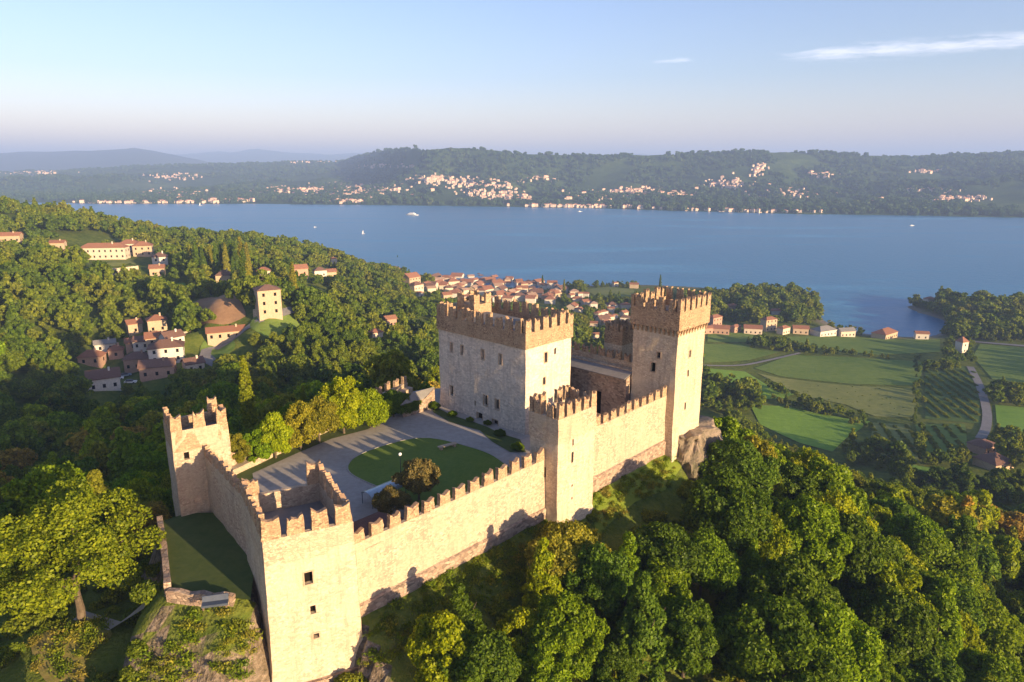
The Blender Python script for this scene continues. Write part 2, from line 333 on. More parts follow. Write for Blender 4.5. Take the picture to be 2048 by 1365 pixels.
def ground(x, y):
    """height of the land"""
    x = np.asarray(x, float); y = np.asarray(y, float)
    h = base_h(x, y); slope = sstep(14, 40, h)
    h = h + (fbm(x / 26, y / 26, 4) - 0.5) * 5.0 * slope * sstep(30, 75, d_poly(x, y, CASTLE)) + (fbm(x / 5, y / 5, 3) - 0.5) * 0.9 * slope
    h = np.where(h > 0.4, np.maximum(h, 1.2), h)
    # foot of the castle: 91.5 outside the walls, falling away with the hill
    inC = in_poly(x, y, CASTLE); dC = d_poly(x, y, CASTLE)
    front = sstep(-30, -18, x + (y - 60) * 0.3)
    foot = np.where(front > 0.5, 91.0, 86.5)
    rightn = (x - W1a.x) * NV.x + (y - W1a.y) * NV.y; alongd = (x - W1a.x) * DV.x + (y - W1a.y) * DV.y
    foot = np.where((rightn > -1) & (alongd > -2), 91.5 - np.clip(rightn, 0, 30) * 0.55, foot)
    foot = np.where((alongd < -1) & (rightn > -6), 85.8, foot)
    k = sstep(11, 0, dC)
    h = np.where(inC & (dC > 1.7), 93.6, h * (1 - k) + foot * k)
    # grass terrace left of the corner tower, held up by the low walls
    inT = in_poly(x, y, TERR); dT = d_poly(x, y, TERR)
    h = np.where(inT, 94.9, np.where(inC, h, h + (np.maximum(94.6, h) - h) * sstep(1.6, 0.2, dT) * 0.0))
    
    # rocky bank holding up the terrace, grass ledge left of it
    bank = 94.7 - np.clip(dT, 0, 30) * (0.55 + 0.7 * fbm(x / 3, y / 3, 3)) - sstep(3.0, 7, dT) * 2.0
    bank = bank + (fbm(x / 1.6, y / 1.6, 3) - .5) * 1.6 * sstep(.8, 3, dT)
    bank = np.where((y < 64) & (x < -24.0) & (x > -36.5), bank, 94.2 - np.clip(dT, 0, 30) * 2.2)
    h = np.where(inC | inT, h, np.where(dT < 14, np.maximum(h, bank), h))
    return h
def grid_axis(segs):
    a = []
    for x0, x1, s in segs: a += list(np.arange(x0, x1, s))
    return np.array(a + [segs[-1][1]])
GXs = grid_axis([(-1500, -700, 40), (-700, -200, 7), (-200, -70, 3.5), (-70, 80, 1.3), (80, 260, 4), (260, 700, 8), (700, 1500, 50)])
GYs = grid_axis([(-900, -100, 40), (-100, 20, 6), (20, 150, 1.3), (150, 340, 4), (340, 900, 7), (900, 1300, 25)])
GXX, GYY = np.meshgrid(GXs, GYs, indexing='ij'); GH = ground(GXX, GYY)
def hz(x, y):
    x = np.asarray(x, float); y = np.asarray(y, float)
    i = np.clip(np.searchsorted(GXs, x) - 1, 0, len(GXs) - 2); j = np.clip(np.searchsorted(GYs, y) - 1, 0, len(GYs) - 2)
    fx = np.clip((x - GXs[i]) / (GXs[i + 1] - GXs[i]), 0, 1); fy = np.clip((y - GYs[j]) / (GYs[j + 1] - GYs[j]), 0, 1)
    return (GH[i, j] * (1 - fx) + GH[i + 1, j] * fx) * (1 - fy) + (GH[i, j + 1] * (1 - fx) + GH[i + 1, j + 1] * fx) * fy
_ts = np.concatenate([np.arange(35, 300, 0.7), np.arange(300, 1600, 2.0)])
def G(u, v, lift=0.0):
    """where the ray through a pixel meets the ground (raised by lift)"""
    d = ray(u, v); x = d[0] * _ts; y = d[1] * _ts; z = CAMZ + d[2] * _ts
    hit = np.nonzero(z < np.maximum(hz(x, y), 0) + lift)[0]
    if len(hit) == 0: return PZ(u, v, 3)
    k = hit[0]; return (float(x[k]), float(y[k]))
def ground_material():
    m, n = new_mat('hill_ground'); P = n.add('ShaderNodeNewGeometry').outputs['Position']
    f = n.noise(0.35, 7, P, 0.7); g = n.noise(0.03, 4, P)
    cc = n.ramp(n.math('ADD', n.math('MULTIPLY', f, 0.6), n.math('MULTIPLY', g, 0.4)), [(0.3, (0.040, 0.062, 0.012)), (0.45, (0.085, 0.115, 0.018)), (0.58, (0.14, 0.16, 0.028)), (0.72, (0.22, 0.17, 0.07))])
    nz = n.add('ShaderNodeSeparateXYZ', {0: n.add('ShaderNodeNewGeometry').outputs['True Normal']}).outputs[2]
    cc = n.mix(n.mapr(n.math('ADD', nz, n.math('MULTIPLY', f, 0.15)), 0.66, 0.80, 1.0, 0.0), cc, n.ramp(n.noise(1.1, 8, P, 0.75), [(0.35, (0.07, 0.06, 0.035)), (0.5, (0.17, 0.13, 0.09)), (0.66, (0.33, 0.26, 0.19))]))
    zz = n.add('ShaderNodeSeparateXYZ', {0: P}).outputs[2]
    cc = n.mix(n.mapr(zz, 1.6, 0.6), cc, (0.22, 0.19, 0.14))
    finish(n, cc, 0.95, n.math('ADD', f, n.noise(2.2, 4, P)), 0.9, 0.4, 0.05); return m
nx, ny = GXX.shape
idx = np.arange(nx * ny).reshape(nx, ny)
tf = np.stack([idx[:-1, :-1], idx[1:, :-1], idx[1:, 1:], idx[:-1, 1:]], -1).reshape(-1, 4)
tv = np.stack([GXX, GYY, GH], -1).reshape(-1, 3)
keep = (GH.ravel()[tf].max(1) > -8)
tag(link('terrain', np_mesh('terrain', tv, tf[keep], ground_material(), smooth=True)), kind='structure')

# lake: one sheet to the horizon
def lake_material():
    m, n = new_mat('lake_water'); P = n.add('ShaderNodeNewGeometry').outputs['Position']
    rot = n.add('ShaderNodeMapping', {'Vector': P, 'Rotation': (0, 0, 0.5), 'Scale': (0.0022, 0.010, 1)}).outputs[0]
    s = n.noise(1.0, 7, rot, 0.62); streak = n.mapr(s, 0.53, 0.66)
    colr = n.mix(streak, (0.020, 0.155, 0.29), (0.09, 0.27, 0.42))
    wv = n.math('ADD', n.noise(0.55, 4, P, 0.6), n.math('MULTIPLY', n.noise(0.09, 3, P), 2.5))
    bump = n.add('ShaderNodeBump', {'Height': wv, 'Strength': 0.55, 'Distance': 0.55}).outputs[0]
    di = n.add('ShaderNodeBsdfPrincipled', {'Base Color': colr, 'Roughness': n.mapr(streak, 0, 1, 0.30, 0.42), 'IOR': 1.33, 'Specular IOR Level': 0.42, 'Normal': bump})
    n.l.new(di.outputs[0], n.add('ShaderNodeOutputMaterial').inputs[0]); return m
lv = []; lf = []
lx = grid_axis([(-16000, 16000, 1000)]); ly = grid_axis([(-2000, 20000, 1000)])
LXX, LYY = np.meshgrid(lx, ly, indexing='ij'); ii = np.arange(LXX.size).reshape(LXX.shape)
tag(link('lake', np_mesh('lake', np.stack([LXX, LYY, LXX * 0 ], -1).reshape(-1, 3), np.stack([ii[:-1, :-1], ii[1:, :-1], ii[1:, 1:], ii[:-1, 1:]], -1).reshape(-1, 4), lake_material())), kind='structure')

def drape(poly, step, lift, hf=hz):
    """a polygon triangulated on a grid and laid lift metres above the ground"""
    pts = []
    n = len(poly)
    for i in range(n):
        a = Vector(poly[i]); b = Vector(poly[(i + 1) % n]); k = max(1, int((b - a).length / step))
        pts += [tuple(a.lerp(b, t / k)) for t in range(k)]
    nb = len(pts); edges = [(i, (i + 1) % nb) for i in range(nb)]
    xs = [p[0] for p in pts]; ys = [p[1] for p in pts]
    gx = np.arange(min(xs), max(xs), step); gy = np.arange(min(ys), max(ys), step)
    if len(gx) and len(gy):
        A, B = np.meshgrid(gx, gy); A = A.ravel(); B = B.ravel()
        ok = in_poly(A, B, pts) & (d_poly(A, B, pts) > step * 0.35)
        pts += list(zip(A[ok].tolist(), B[ok].tolist()))
    v, e, f, *_ = delaunay_2d_cdt([Vector(p) for p in pts], edges, [], 1, 1e-4)
    x = np.array([p.x for p in v]); y = np.array([p.y for p in v]); z = hf(x, y) + lift
    return np.stack([x, y, z], 1), [tuple(t) for t in f]
def sheet(name, poly, mat, step=4, lift=0.25, hf=hz, kind='structure'):
    v, f = drape(poly, step, lift, hf); o = link(name, np_mesh(name, v, f, mat, smooth=True)); 
    return tag(o, kind=kind)
def smooth_poly(p, it=2):
    for _ in range(it):
        q = []
        for i in range(len(p)):
            a = p[i]; b = p[(i + 1) % len(p)]
            q += [(a[0] * .75 + b[0] * .25, a[1] * .75 + b[1] * .25), (a[0] * .25 + b[0] * .75, a[1] * .25 + b[1] * .75)]
        p = q
    return p
def strip_poly(line, wd):
    L = [Vector(p) for p in line]; a = []; b = []
    for i, p in enumerate(L):
        d = (L[min(i + 1, len(L) - 1)] - L[max(i - 1, 0)]).normalized(); nn = Vector((-d.y, d.x)) * wd / 2
        a.append(tuple(p + nn)); b.append(tuple(p - nn))
    return a + b[::-1]

# ------------------------------------------------------------------ far shore: hills, forest, villages
SH = [(-300, 402), (0, 405), (200, 408), (500, 408), (800, 411), (1024, 414), (1250, 419), (1500, 426), (1750, 431), (2048, 435), (2400, 440)]
SK = [(-300, 350), (0, 345), (150, 342), (260, 334), (400, 330), (560, 326), (690, 322), (720, 312), (760, 302), (860, 296), (960, 298), (1060, 308), (1120, 311), (1200, 314), (1290, 310), (1440, 307), (1560, 303), (1640, 304), (1700, 310), (1840, 314), (1950, 312), (2048, 305), (2400, 300)]
SK2 = [(-300, 312), (0, 308), (120, 303), (250, 300), (290, 299), (340, 308), (400, 322), (480, 340), (600, 352), (2400, 352)]
SK3 = [(-300, 330), (0, 318), (300, 312), (380, 311), (430, 306), (460, 308), (520, 299), (570, 306), (650, 310), (740, 309), (900, 315), (1280, 312), (2400, 320)]
def tri(tab, u):
    return np.interp(u, [a for a, b in tab], [b for a, b in tab])
def pitch_tan(v):   # tan of elevation of a pixel row
    cy = (682.5 - v) / FPX; return (-math.sin(PITCH) + cy * math.cos(PITCH)) / (math.cos(PITCH) + cy * math.sin(PITCH))
def u_of(x, y): return 1024 + FPX * x / (y * math.cos(PITCH) + 30)
def shoreY(u): return CAMZ / -pitch_tan(tri(SH, u))
def far_h(x, y):
    u = u_of(x, y); ys = shoreY(u); 
    ys = ys + (fbm(x / 160, y * 0 + 3.3, 3) - 0.5) * 60
    ridge = np.where(u < 700, 5200, np.clip(5200 - (u - 700) * 12, 3300, 5200))
    top = CAMZ + ridge * pitch_tan(tri(SK, u))
    t = (y - ys) / (ridge - ys)
    prof = np.interp(t, [-0.1, 0, 0.04, 0.35, 0.7, 0.9, 1.0, 1.15, 1.6], [-0.06, 0, 0.03, 0.22, 0.58, 0.88, 1.0, 0.92, 0.35])
    h = prof * top
    rel = np.clip(t * 2.5, 0, 1) * np.clip((1.6 - t), 0, 1)
    gul = np.abs(fbm(x / 520 + 3, y / 620, 4) - 0.5) * 2
    h = h - rel * (0.30 - gul) * 120 * np.clip(1.0 - np.abs(t - 0.5) * 1.3, 0.0, 1) + (fbm(x / 70, y / 70, 3) - 0.5) * 22 * rel
    return np.where(t < 0, np.minimum(h, -2), h + 1.5 * sstep(0, 0.01, t))
def ridge_h(y0, tab, amp):
    def f(x, y):
        u = u_of(x, y); top = CAMZ + y0 * pitch_tan(tri(tab, u))
        t = np.abs(y - y0) / (y0 * 0.24); return top * np.clip(1 - t * t, -0.2, 1) + (fbm(x / 400, y / 400, 4) - 0.5) * amp * np.clip(1 - t, 0.0, 1) 
    return f
def far_mat(name, a, b, c, s=1.0):
    m, n = new_mat(name); P = n.add('ShaderNodeNewGeometry').outputs['Position']
    f = n.noise(0.02 * s, 8, P, 0.75); g = n.noise(0.0022 * s, 4, P)
    cc = n.ramp(n.math('ADD', n.math('MULTIPLY', f, 0.55), n.math('MULTIPLY', g, 0.45)), [(0.36, a), (0.55, b), (0.68, c)])
    finish(n, cc, 0.95, f, 1.0, 14.0, 0.02); return m
def far_grid(name, xs, ys, hf, mat, cut=-5):
    X, Y = np.meshgrid(xs, ys, indexing='ij'); H = hf(X, Y); i = np.arange(X.size).reshape(X.shape)
    f = np.stack([i[:-1, :-1], i[1:, :-1], i[1:, 1:], i[:-1, 1:]], -1).reshape(-1, 4); f = f[H.ravel()[f].max(1) > cut]
    return tag(link(name, np_mesh(name, np.stack([X, Y, H], -1).reshape(-1, 3), f, mat, smooth=True)), kind='structure')
MF = far_mat('far_wood', (0.030, 0.058, 0.018), (0.060, 0.095, 0.024), (0.12, 0.16, 0.045))
far_grid('far_shore_hills', grid_axis([(-3800, 4200, 26)]), grid_axis([(1700, 3600, 20), (3600, 7600, 60)]), far_h, MF)
far_grid('distant_hills', grid_axis([(-9500, 9500, 130)]), grid_axis([(7000, 12500, 150)]), ridge_h(9500, SK2, 90), far_mat('distant_wood', (0.025, 0.045, 0.02), (0.045, 0.06, 0.025), (0.07, 0.08, 0.035), 0.4))
far_grid('distant_mountains', grid_axis([(-13000, 13000, 250)]), grid_axis([(12500, 19500, 300)]), ridge_h(16000, SK3, 160), MF)

# ------------------------------------------------------------------ castle
def jit(v, amp=0.07):
    out = []
    for p in v:
        q = Vector((round(p[0], 3), round(p[1], 3), round(p[2], 3)))
        n1 = mnoise.noise_vector(q * 0.45) * amp * 1.2 + mnoise.noise_vector(q * 1.9) * amp * 0.5
        out.append((p[0] + n1.x, p[1] + n1.y, p[2] + n1.z * 0.5))
    return out
def part(name, mb, mats, root, amp=0.0):
    """a mesh part, its vertices given in world metres, parented to its thing"""
    if amp: mb.v = jit(mb.v, amp)
    base = root
    off = Vector((0, 0, 0))
    while base is not None: off += base.location; base = base.parent
    mb.v = [(a - off.x, b - off.y, c - off.z) for a, b, c in mb.v]
    return mb.build(name, mats, root)
def on_plane(p, q, u, v):
    """(distance along p->q, height) where the pixel's ray meets the vertical plane through p,q"""
    d = ray(u, v); t = (q - p).normalized(); nn = Vector((-t.y, t.x))
    k = (p.x * nn.x + p.y * nn.y) / (d[0] * nn.x + d[1] * nn.y)
    P_ = Vector((d[0] * k, d[1] * k)); return ((P_ - p).dot(t), CAMZ + d[2] * k)
def cuts(a, b, holes, cell):
    pts = sorted(set([a, b] + [x for h in holes for x in h])); out = []
    for i in range(len(pts) - 1):
        k = max(1, int(round((pts[i + 1] - pts[i]) / cell))); out += [pts[i] + (pts[i + 1] - pts[i]) * j / k for j in range(k)]
    return out + [b]
def wall_side(mb, p, q, z0, z1, holes, cell=1.1, push=None, m=0):
    """outer face p->q (outside on the right), grid of cells with recessed openings (s, z, w, h); push(z) = batter outwards"""
    t = (q - p).normalized(); out = Vector((t.y, -t.x)); L = (q - p).length
    H = [(s - w / 2, s + w / 2, z - h / 2, z + h / 2) for s, z, w, h in holes]
    S = cuts(0, L, [h[:2] for h in H], cell); Zs = cuts(z0, z1, [h[2:] for h in H], cell)
    def pt(s, z, d=0.0):
        e = (push(z) if push else 0.0)
        ss = s + (s / L * 2 - 1) * e
        a = p + t * ss + out * (e - d); return (a.x, a.y, z)
    for i in range(len(S) - 1):
        for j in range(len(Zs) - 1):
            sc_, zc = (S[i] + S[i + 1]) / 2, (Zs[j] + Zs[j + 1]) / 2
            if any(h[0] < sc_ < h[1] and h[2] < zc < h[3] for h in H): continue
            mb.face([pt(S[i], Zs[j]), pt(S[i + 1], Zs[j]), pt(S[i + 1], Zs[j + 1]), pt(S[i], Zs[j + 1])], m)
    D = 0.55; panes = []
    for a, b, c, d in H:
        mb.face([pt(a, c), pt(b, c), pt(b, c, D), pt(a, c, D)], m); mb.face([pt(a, d, D), pt(b, d, D), pt(b, d), pt(a, d)], m)
        mb.face([pt(a, c), pt(a, c, D), pt(a, d, D), pt(a, d)], m); mb.face([pt(b, c, D), pt(b, c), pt(b, d), pt(b, d, D)], m)
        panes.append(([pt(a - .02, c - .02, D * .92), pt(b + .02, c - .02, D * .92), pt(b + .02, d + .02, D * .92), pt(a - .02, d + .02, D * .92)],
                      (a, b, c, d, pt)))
    return panes
def inset(poly, d):
    n = len(poly); out = []
    for i in range(n):
        a, b, c = Vector(poly[i - 1]), Vector(poly[i]), Vector(poly[(i + 1) % n])
        e1 = (b - a).normalized(); e2 = (c - b).normalized(); n1 = Vector((-e1.y, e1.x)); n2 = Vector((-e2.y, e2.x))
        m = (n1 + n2); m = m / max(0.2, m.dot(n1)); out.append(b + m * d)
    return out
def merlon_mesh(w, h, t, seed, notch=0.42):
    r = random.Random(seed); mb = MB(); k = 6
    xs = [-w / 2 + w * i / k for i in range(k + 1)]
    tops = [h - notch * (1 - abs(2 * i / k - 1)) ** 0.8 - r.uniform(0, 0.16) for i in range(k + 1)]
    if r.random() < 0.45: tops = [tp - (0.35 * (i / k) if seed % 2 else 0.35 * (1 - i / k)) * r.random() * 1.4 for i, tp in enumerate(tops)]
    rows = 4
    def P_(i, j, y):
        z = tops[i] * j / rows; dx = r2[i][j]
        return (xs[i] * (1 - 0.03 * j) + dx[0], y + dx[1], z)
    r2 = [[(r.uniform(-.05, .05), r.uniform(-.04, .04)) for j in range(rows + 1)] for i in range(k + 1)]
    for y, fl in ((-t / 2, 0), (t / 2, 1)):
        for i in range(k):
            for j in range(rows):
                q = [P_(i, j, y), P_(i + 1, j, y), P_(i + 1, j + 1, y), P_(i, j + 1, y)]
                mb.face(q[::-1] if fl else q)
    for i in range(k): mb.face([P_(i, rows, -t / 2), P_(i + 1, rows, -t / 2), P_(i + 1, rows, t / 2), P_(i, rows, t / 2)], 1)
    for i, fl in ((0, 1), (k, 0)):
        for j in range(rows):
            q = [P_(i, j, -t / 2), P_(i, j, t / 2), P_(i, j + 1, t / 2), P_(i, j + 1, -t / 2)]
            mb.face(q[::-1] if fl else q)
    return mb
M['cap'] = noisy('merlon_cap', (0.24, 0.14, 0.08), (0.50, 0.33, 0.20), 3.0, 0.95, 0.5, 0.05)
MERLONS = {}
def merlons(root, p, q, z, thick, spacing, w, h, ends=0.0, missing=(), var=0.12):
    t = (q - p).normalized(); L = (q - p).length; n = max(2, int(round((L - 2 * ends - w) / spacing)) + 1)
    rz = math.atan2(t.y, t.x); off = root.location
    for i in range(n):
        if i in missing: continue
        s = ends + w / 2 + (L - 2 * ends - w) * i / (n - 1)
        key = (round(w, 2), round(h, 2), round(thick, 2), random.randrange(5))
        if key not in MERLONS: MERLONS[key] = merlon_mesh(w, h, thick, hash(key) % 1000 + key[3]).mesh('merlon', [M['parapet'], M['cap']])
        c = p + t * s
        o = link('merlon', MERLONS[key], root, (c.x - off.x, c.y - off.y, z - off.z - 0.02), rz)
        o.scale = (random.uniform(.92, 1.06), 1, 1 + random.uniform(-var * 1.8, var * 0.7)); o.rotation_euler = (random.gauss(0, .02), random.gauss(0, .02), rz)
def frame_of(root_part, pane, wd, mat, arch=False):
    a, b, c, d, pt = pane; mb = MB()
    for s0, s1, z0, z1 in ((a - wd, a, c - wd, d + wd), (b, b + wd, c - wd, d + wd), (a, b, d, d + wd), (a, b, c - wd, c)):
        mb.hexa([pt(s0, z0, .05), pt(s1, z0, .05), pt(s1, z0, -.05), pt(s0, z0, -.05)], [pt(s0, z1, .05), pt(s1, z1, .05), pt(s1, z1, -.05), pt(s0, z1, -.05)])
    return part('window_frame', mb, M['frame'], root_part)
M['frame'] = noisy('window_stone', (0.34, 0.25, 0.17), (0.46, 0.35, 0.25), 3)
def tower(name, label, cat, poly, z0, zfloor, zcren, holes, mat, spacing, mw, mh, over=0.0, band=None, push=None, thick=0.5, missing={}, corbels=False, floor='lead', group=None, bandmat='parapet', wname='window'):
    """poly counter-clockwise seen from above; holes = {side: [(s, z, w, h)]}"""
    c = sum((Vector(p) for p in poly), Vector((0, 0))) / len(poly)
    root = empty(name, (c.x, c.y, z0), 0, label, cat, group)
    mb = MB(); panes = []; n = len(poly); band = band if band is not None else zfloor
    for i in range(n):
        panes += wall_side(mb, Vector(poly[i]), Vector(poly[(i + 1) % n]), z0, band, holes.get(i, []), push=push)
    mb.face([(p[0], p[1], band) for p in poly]); 
    part('body', mb, mat, root, 0.07)
    for pane, pr in panes:
        pm = MB(); pm.face(pane); wdw = part('door' if (pr[3] - pr[2]) > 2.1 else wname, pm, M['hole'], root)
        if (pr[1] - pr[0]) > 0.55: frame_of(wdw, pr, 0.13, M['frame'])
    # parapet ring
    outer = inset(poly, -over); inner = inset(poly, thick - over); mb = MB()
    zb = band - (0.02 if over else 0)
    for i in range(n):
        a, b = outer[i], outer[(i + 1) % n]; a2, b2 = inner[i], inner[(i + 1) % n]; L = (b - a).length; k = max(2, int(L / 1.1))
        for j in range(k):
            f = lambda A, B, t: A + (B - A) * t
            p0, p1, q0, q1 = f(a, b, j / k), f(a, b, (j + 1) / k), f(a2, b2, j / k), f(a2, b2, (j + 1) / k)
            zs = np.linspace(zb, zcren, max(2, int((zcren - zb) / 0.9) + 1))
            for z_0, z_1 in zip(zs[:-1], zs[1:]):
                mb.face([(p0.x, p0.y, z_0), (p1.x, p1.y, z_0), (p1.x, p1.y, z_1), (p0.x, p0.y, z_1)])
                mb.face([(q1.x, q1.y, z_0), (q0.x, q0.y, z_0), (q0.x, q0.y, z_1), (q1.x, q1.y, z_1)])
            mb.face([(p0.x, p0.y, zcren), (p1.x, p1.y, zcren), (q1.x, q1.y, zcren), (q0.x, q0.y, zcren)])
            mb.face([(p1.x, p1.y, zb), (p0.x, p0.y, zb), (q0.x, q0.y, zb), (q1.x, q1.y, zb)])
    part('parapet', mb, M[bandmat], root, 0.05)
    fl = MB(); ii_ = inset(poly, thick - over - 0.05); fl.face([(p.x, p.y, zfloor + 0.03) for p in ii_]); part('roof_floor', fl, M[floor], root)
    mid = inset(poly, thick / 2 - over)
    for i in range(n):
        merlons(root, mid[i], mid[(i + 1) % n], zcren, thick, spacing, mw, mh, ends=-thick / 2 if i % 2 == 0 else thick / 2 + 0.35, missing=missing.get(i, ()))
    if corbels:
        mb = MB()
        for i in range(n):
            a, b = Vector(poly[i]), Vector(poly[(i + 1) % n]); t = (b - a).normalized(); o_ = Vector((t.y, -t.x)); L = (b - a).length; k = int(L / 0.75)
            for j in range(k + 1):
                s = L * j / k; p0 = a + t * (s - 0.14) - o_ * .05; p1 = a + t * (s + 0.14) - o_ * .05; q1 = p1 + o_ * (over + .05); q0 = p0 + o_ * (over + .05)
                mb.hexa([(p0.x, p0.y, band - 1.0), (p0.x + o_.x * .1, p0.y + o_.y * .1, band - 1.0), (p1.x + o_.x * .1, p1.y + o_.y * .1, band - 1.0), (p1.x, p1.y, band - 1.0)],
                        [(p0.x, p0.y, band - .03), (q0.x, q0.y, band - .03), (q1.x, q1.y, band - .03), (p1.x, p1.y, band - .03)])
        part('corbel_table', mb, M[bandmat], root)
    return root
def curtain(name, label, p, q, z0, zwalk, zcren, mat, spacing, mw, mh, inside=1, thick=1.7, plinth=None, missing=(), holes=[], walkmat='parapet', group=None, zi=None):
    """wall from p to q, outside on the right of p->q"""
    t = (q - p).normalized(); o_ = Vector((t.y, -t.x)); root = empty(name, (p.x, p.y, z0), 0, label, 'castle wall', group)
    p2, q2 = p - o_ * thick, q - o_ * thick
    mb = MB(); panes = wall_side(mb, p, q, z0, zwalk, holes); wall_side(mb, q2, p2, zi or z0, zwalk, [])
    mb.face([(p.x, p.y, zwalk), (q.x, q.y, zwalk), (q2.x, q2.y, zwalk), (p2.x, p2.y, zwalk)]); mb.face([(p.x, p.y, z0), (p.x, p.y, zwalk), (p2.x, p2.y, zwalk), (p2.x, p2.y, z0)]); mb.face([(q2.x, q2.y, z0), (q2.x, q2.y, zwalk), (q.x, q.y, zwalk), (q.x, q.y, z0)])
    part('body', mb, mat, root, 0.09)
    mb = MB(); i1, i2 = p - o_ * 0.5, q - o_ * 0.5
    wall_side(mb, p, q, zwalk, zcren, []); wall_side(mb, i2, i1, zwalk, zcren, [])
    L = (q - p).length; k = max(1, int(L / 1.1))
    for j in range(k):
        a, b = p + t * (L * j / k), p + t * (L * (j + 1) / k); c, d = b - o_ * .5, a - o_ * .5; mb.face([(a.x, a.y, zcren), (b.x, b.y, zcren), (c.x, c.y, zcren), (d.x, d.y, zcren)])
    part('parapet', mb, mat, root, 0.09)
    merlons(root, p - o_ * .25, q - o_ * .25, zcren, 0.5, spacing, mw, mh, ends=0.1, missing=missing)
    if plinth:
        mb = MB(); pa, pb = p + o_ * .3, q + o_ * .3; wall_side(mb, pa, pb, z0, plinth, [])
        for j in range(k):
            a, b = p + t * (L * j / k), p + t * (L * (j + 1) / k); c, d = a + o_ * .3, b + o_ * .3; mb.face([(c.x, c.y, plinth), (d.x, d.y, plinth), (b.x, b.y, plinth + .15), (a.x, a.y, plinth + .15)])
        part('plinth', mb, M['base'], root, 0.12)
    for pane, pr in panes:
        pm = MB(); pm.face(pane); part('opening', pm, M['hole'], root)
    return root
def HP(p, q, lst): return [(*on_plane(Vector(p), Vector(q), u, v), w_, h_) for u, v, w_, h_ in lst]

# courtyard corner tower nearest the camera
P_ = [FL, FR, FBR, FBL]
tower('corner_tower', 'tall square crenellated tower nearest the camera, at the front corner of the castle walls', 'tower', [tuple(p) for p in P_], 80, 100.2, 102.3,
      {0: HP(FL, FR, [(617, 1156, 0.75, 1.25), (626, 1219, 0.5, 0.9), (632, 1270, 0.55, 0.5), (592, 1114, 0.3, 0.35), (648, 1098, 0.28, 0.3)]), 3: [(6.5, 92.5, .3, 1.3)]},
      M['plaster'], 2.6, 1.65, 2.5, band=99.6, push=lambda z: 0.05 * max(0, 99.6 - z) * 0.35 + max(0, 88.5 - z) * 0.12, missing={2: (1,)}, bandmat='rubble', wname='window')
ct = bpy.data.objects['corner_tower']; mb = MB()
PP = inset([tuple(FL), tuple(FR), tuple(FBR), tuple(FBL)], -0.75)
for i in (0, 1, 3): wall_side(mb, PP[i], PP[(i + 1) % 4], 78, 86.9, [], push=lambda z: (86.9 - z) * .14)
mb.face([(p.x, p.y, 86.9) for p in PP]); part('battered_base', mb, M['base'], ct, 0.2)
# left tower
P_ = [LT, LT + LDIR * 6.2, LT + LDIR * 6.2 + LN * 5.6, LT + LN * 5.6]
tower('left_tower', 'roofless crenellated tower standing alone at the left end of the castle wall', 'tower', [tuple(p) for p in P_], 84, 104.0, 105.4,
      {0: HP(P_[0], P_[1], [(374, 912, 0.55, 0.9), (440, 845, .25, .3)])}, M['rubble'], 2.0, 1.25, 2.2, band=103.0, missing={1: (1,), 2: (1, 2)}, push=lambda z: max(0, 90 - z) * 0.08, bandmat='parapet')
# middle tower
MC = W1b + NV * 2.0 + DV * 0.1
P_ = [MC, MC + DV * 7.4, MC + DV * 7.4 - NV * 4.6, MC - NV * 4.6]
tower('middle_tower', 'slim crenellated tower halfway along the sunlit front wall', 'tower', [tuple(p) for p in P_], 78, 103.6, 105.1,
      {0: HP(P_[0], P_[1], [(1146, 885, .28, .9), (1145, 915, .42, 1.5), (1161, 868, .3, .35), (1144, 972, .25, .35), (1144, 997, .25, .35)]), 3: [(2.3, 97.6, 0.9, 1.4)]},
      M['plaster'], 1.75, 1.15, 2.1, over=0.12, band=101.9, push=lambda z: 0.0 if z > 91 else (91 - z) * 0.22, missing={2: (2,)}, bandmat='rubble')
# tall right tower
P_ = [RC, RC + DV * 8.2, RC + DV * 8.2 - NV * 7.8, RC - NV * 7.8]
tower('tall_tower', 'tallest crenellated tower at the right end of the castle, corbelled top, standing on rock', 'tower', [tuple(p) for p in P_], 80, 113.0, 114.0,
      {0: HP(P_[0], P_[1], [(1380, 708, .55, 1.1), (1376, 747, .5, 1.0), (1370, 813, .45, 1.2)]), 3: HP(P_[3], P_[0], [(1317, 711, .65, .95), (1306, 735, .9, 1.5)])},
      M['plaster'], 1.75, 1.1, 2.1, over=0.42, band=111.2, push=lambda z: max(0, 94 - z) * 0.10, corbels=True)
# keep
K = [KC, KC + DV * 10.7, KC + DV * 10.7 - NV * 19.7, KC - NV * 19.7]
z3 = lambda a, b: (800 + a / 3.012, 560 + b / 3.012)
kl = [(*z3(310, 408), .6, 1.6), (*z3(374, 424), .6, 1.6), (*z3(498, 450), .6, 1.6), (*z3(604, 478), .6, 1.6), (*z3(311, 668), .85, 1.7), (*z3(515, 727), .85, 1.7), (*z3(585, 752), .85, 1.7), (*z3(455, 745), .4, .8),
      (*z3(483, 840), 1.3, 2.3), (*z3(576, 884), 1.2, 2.3)]
keep_root = tower('keep', 'big square castle keep with grey shaded side, sunlit right side and merlons all round', 'castle', [tuple(p) for p in K], 88, 109.6, 110.9,
      {3: HP(K[3], K[0], kl), 0: HP(K[0], K[1], [(*z3(878, 468), .65, 1.6), (*z3(934, 430), .5, 1.0), (1088, 762, .6, 1.2)])},
      M['keep'], 2.15, 1.3, 2.2, over=0.22, band=108.5, missing={2: (3,)}, push=lambda z: max(0, 97 - z) * 0.07)
mb = MB(); inn = inset([tuple(p) for p in K], 1.6); cc_ = sum(inn, Vector((0, 0))) / 4
r1, r2_ = (inn[0] + inn[1]) / 2 - NV * 4.5, (inn[2] + inn[3]) / 2 + NV * 4.5
za, zt = 109.7, 111.5
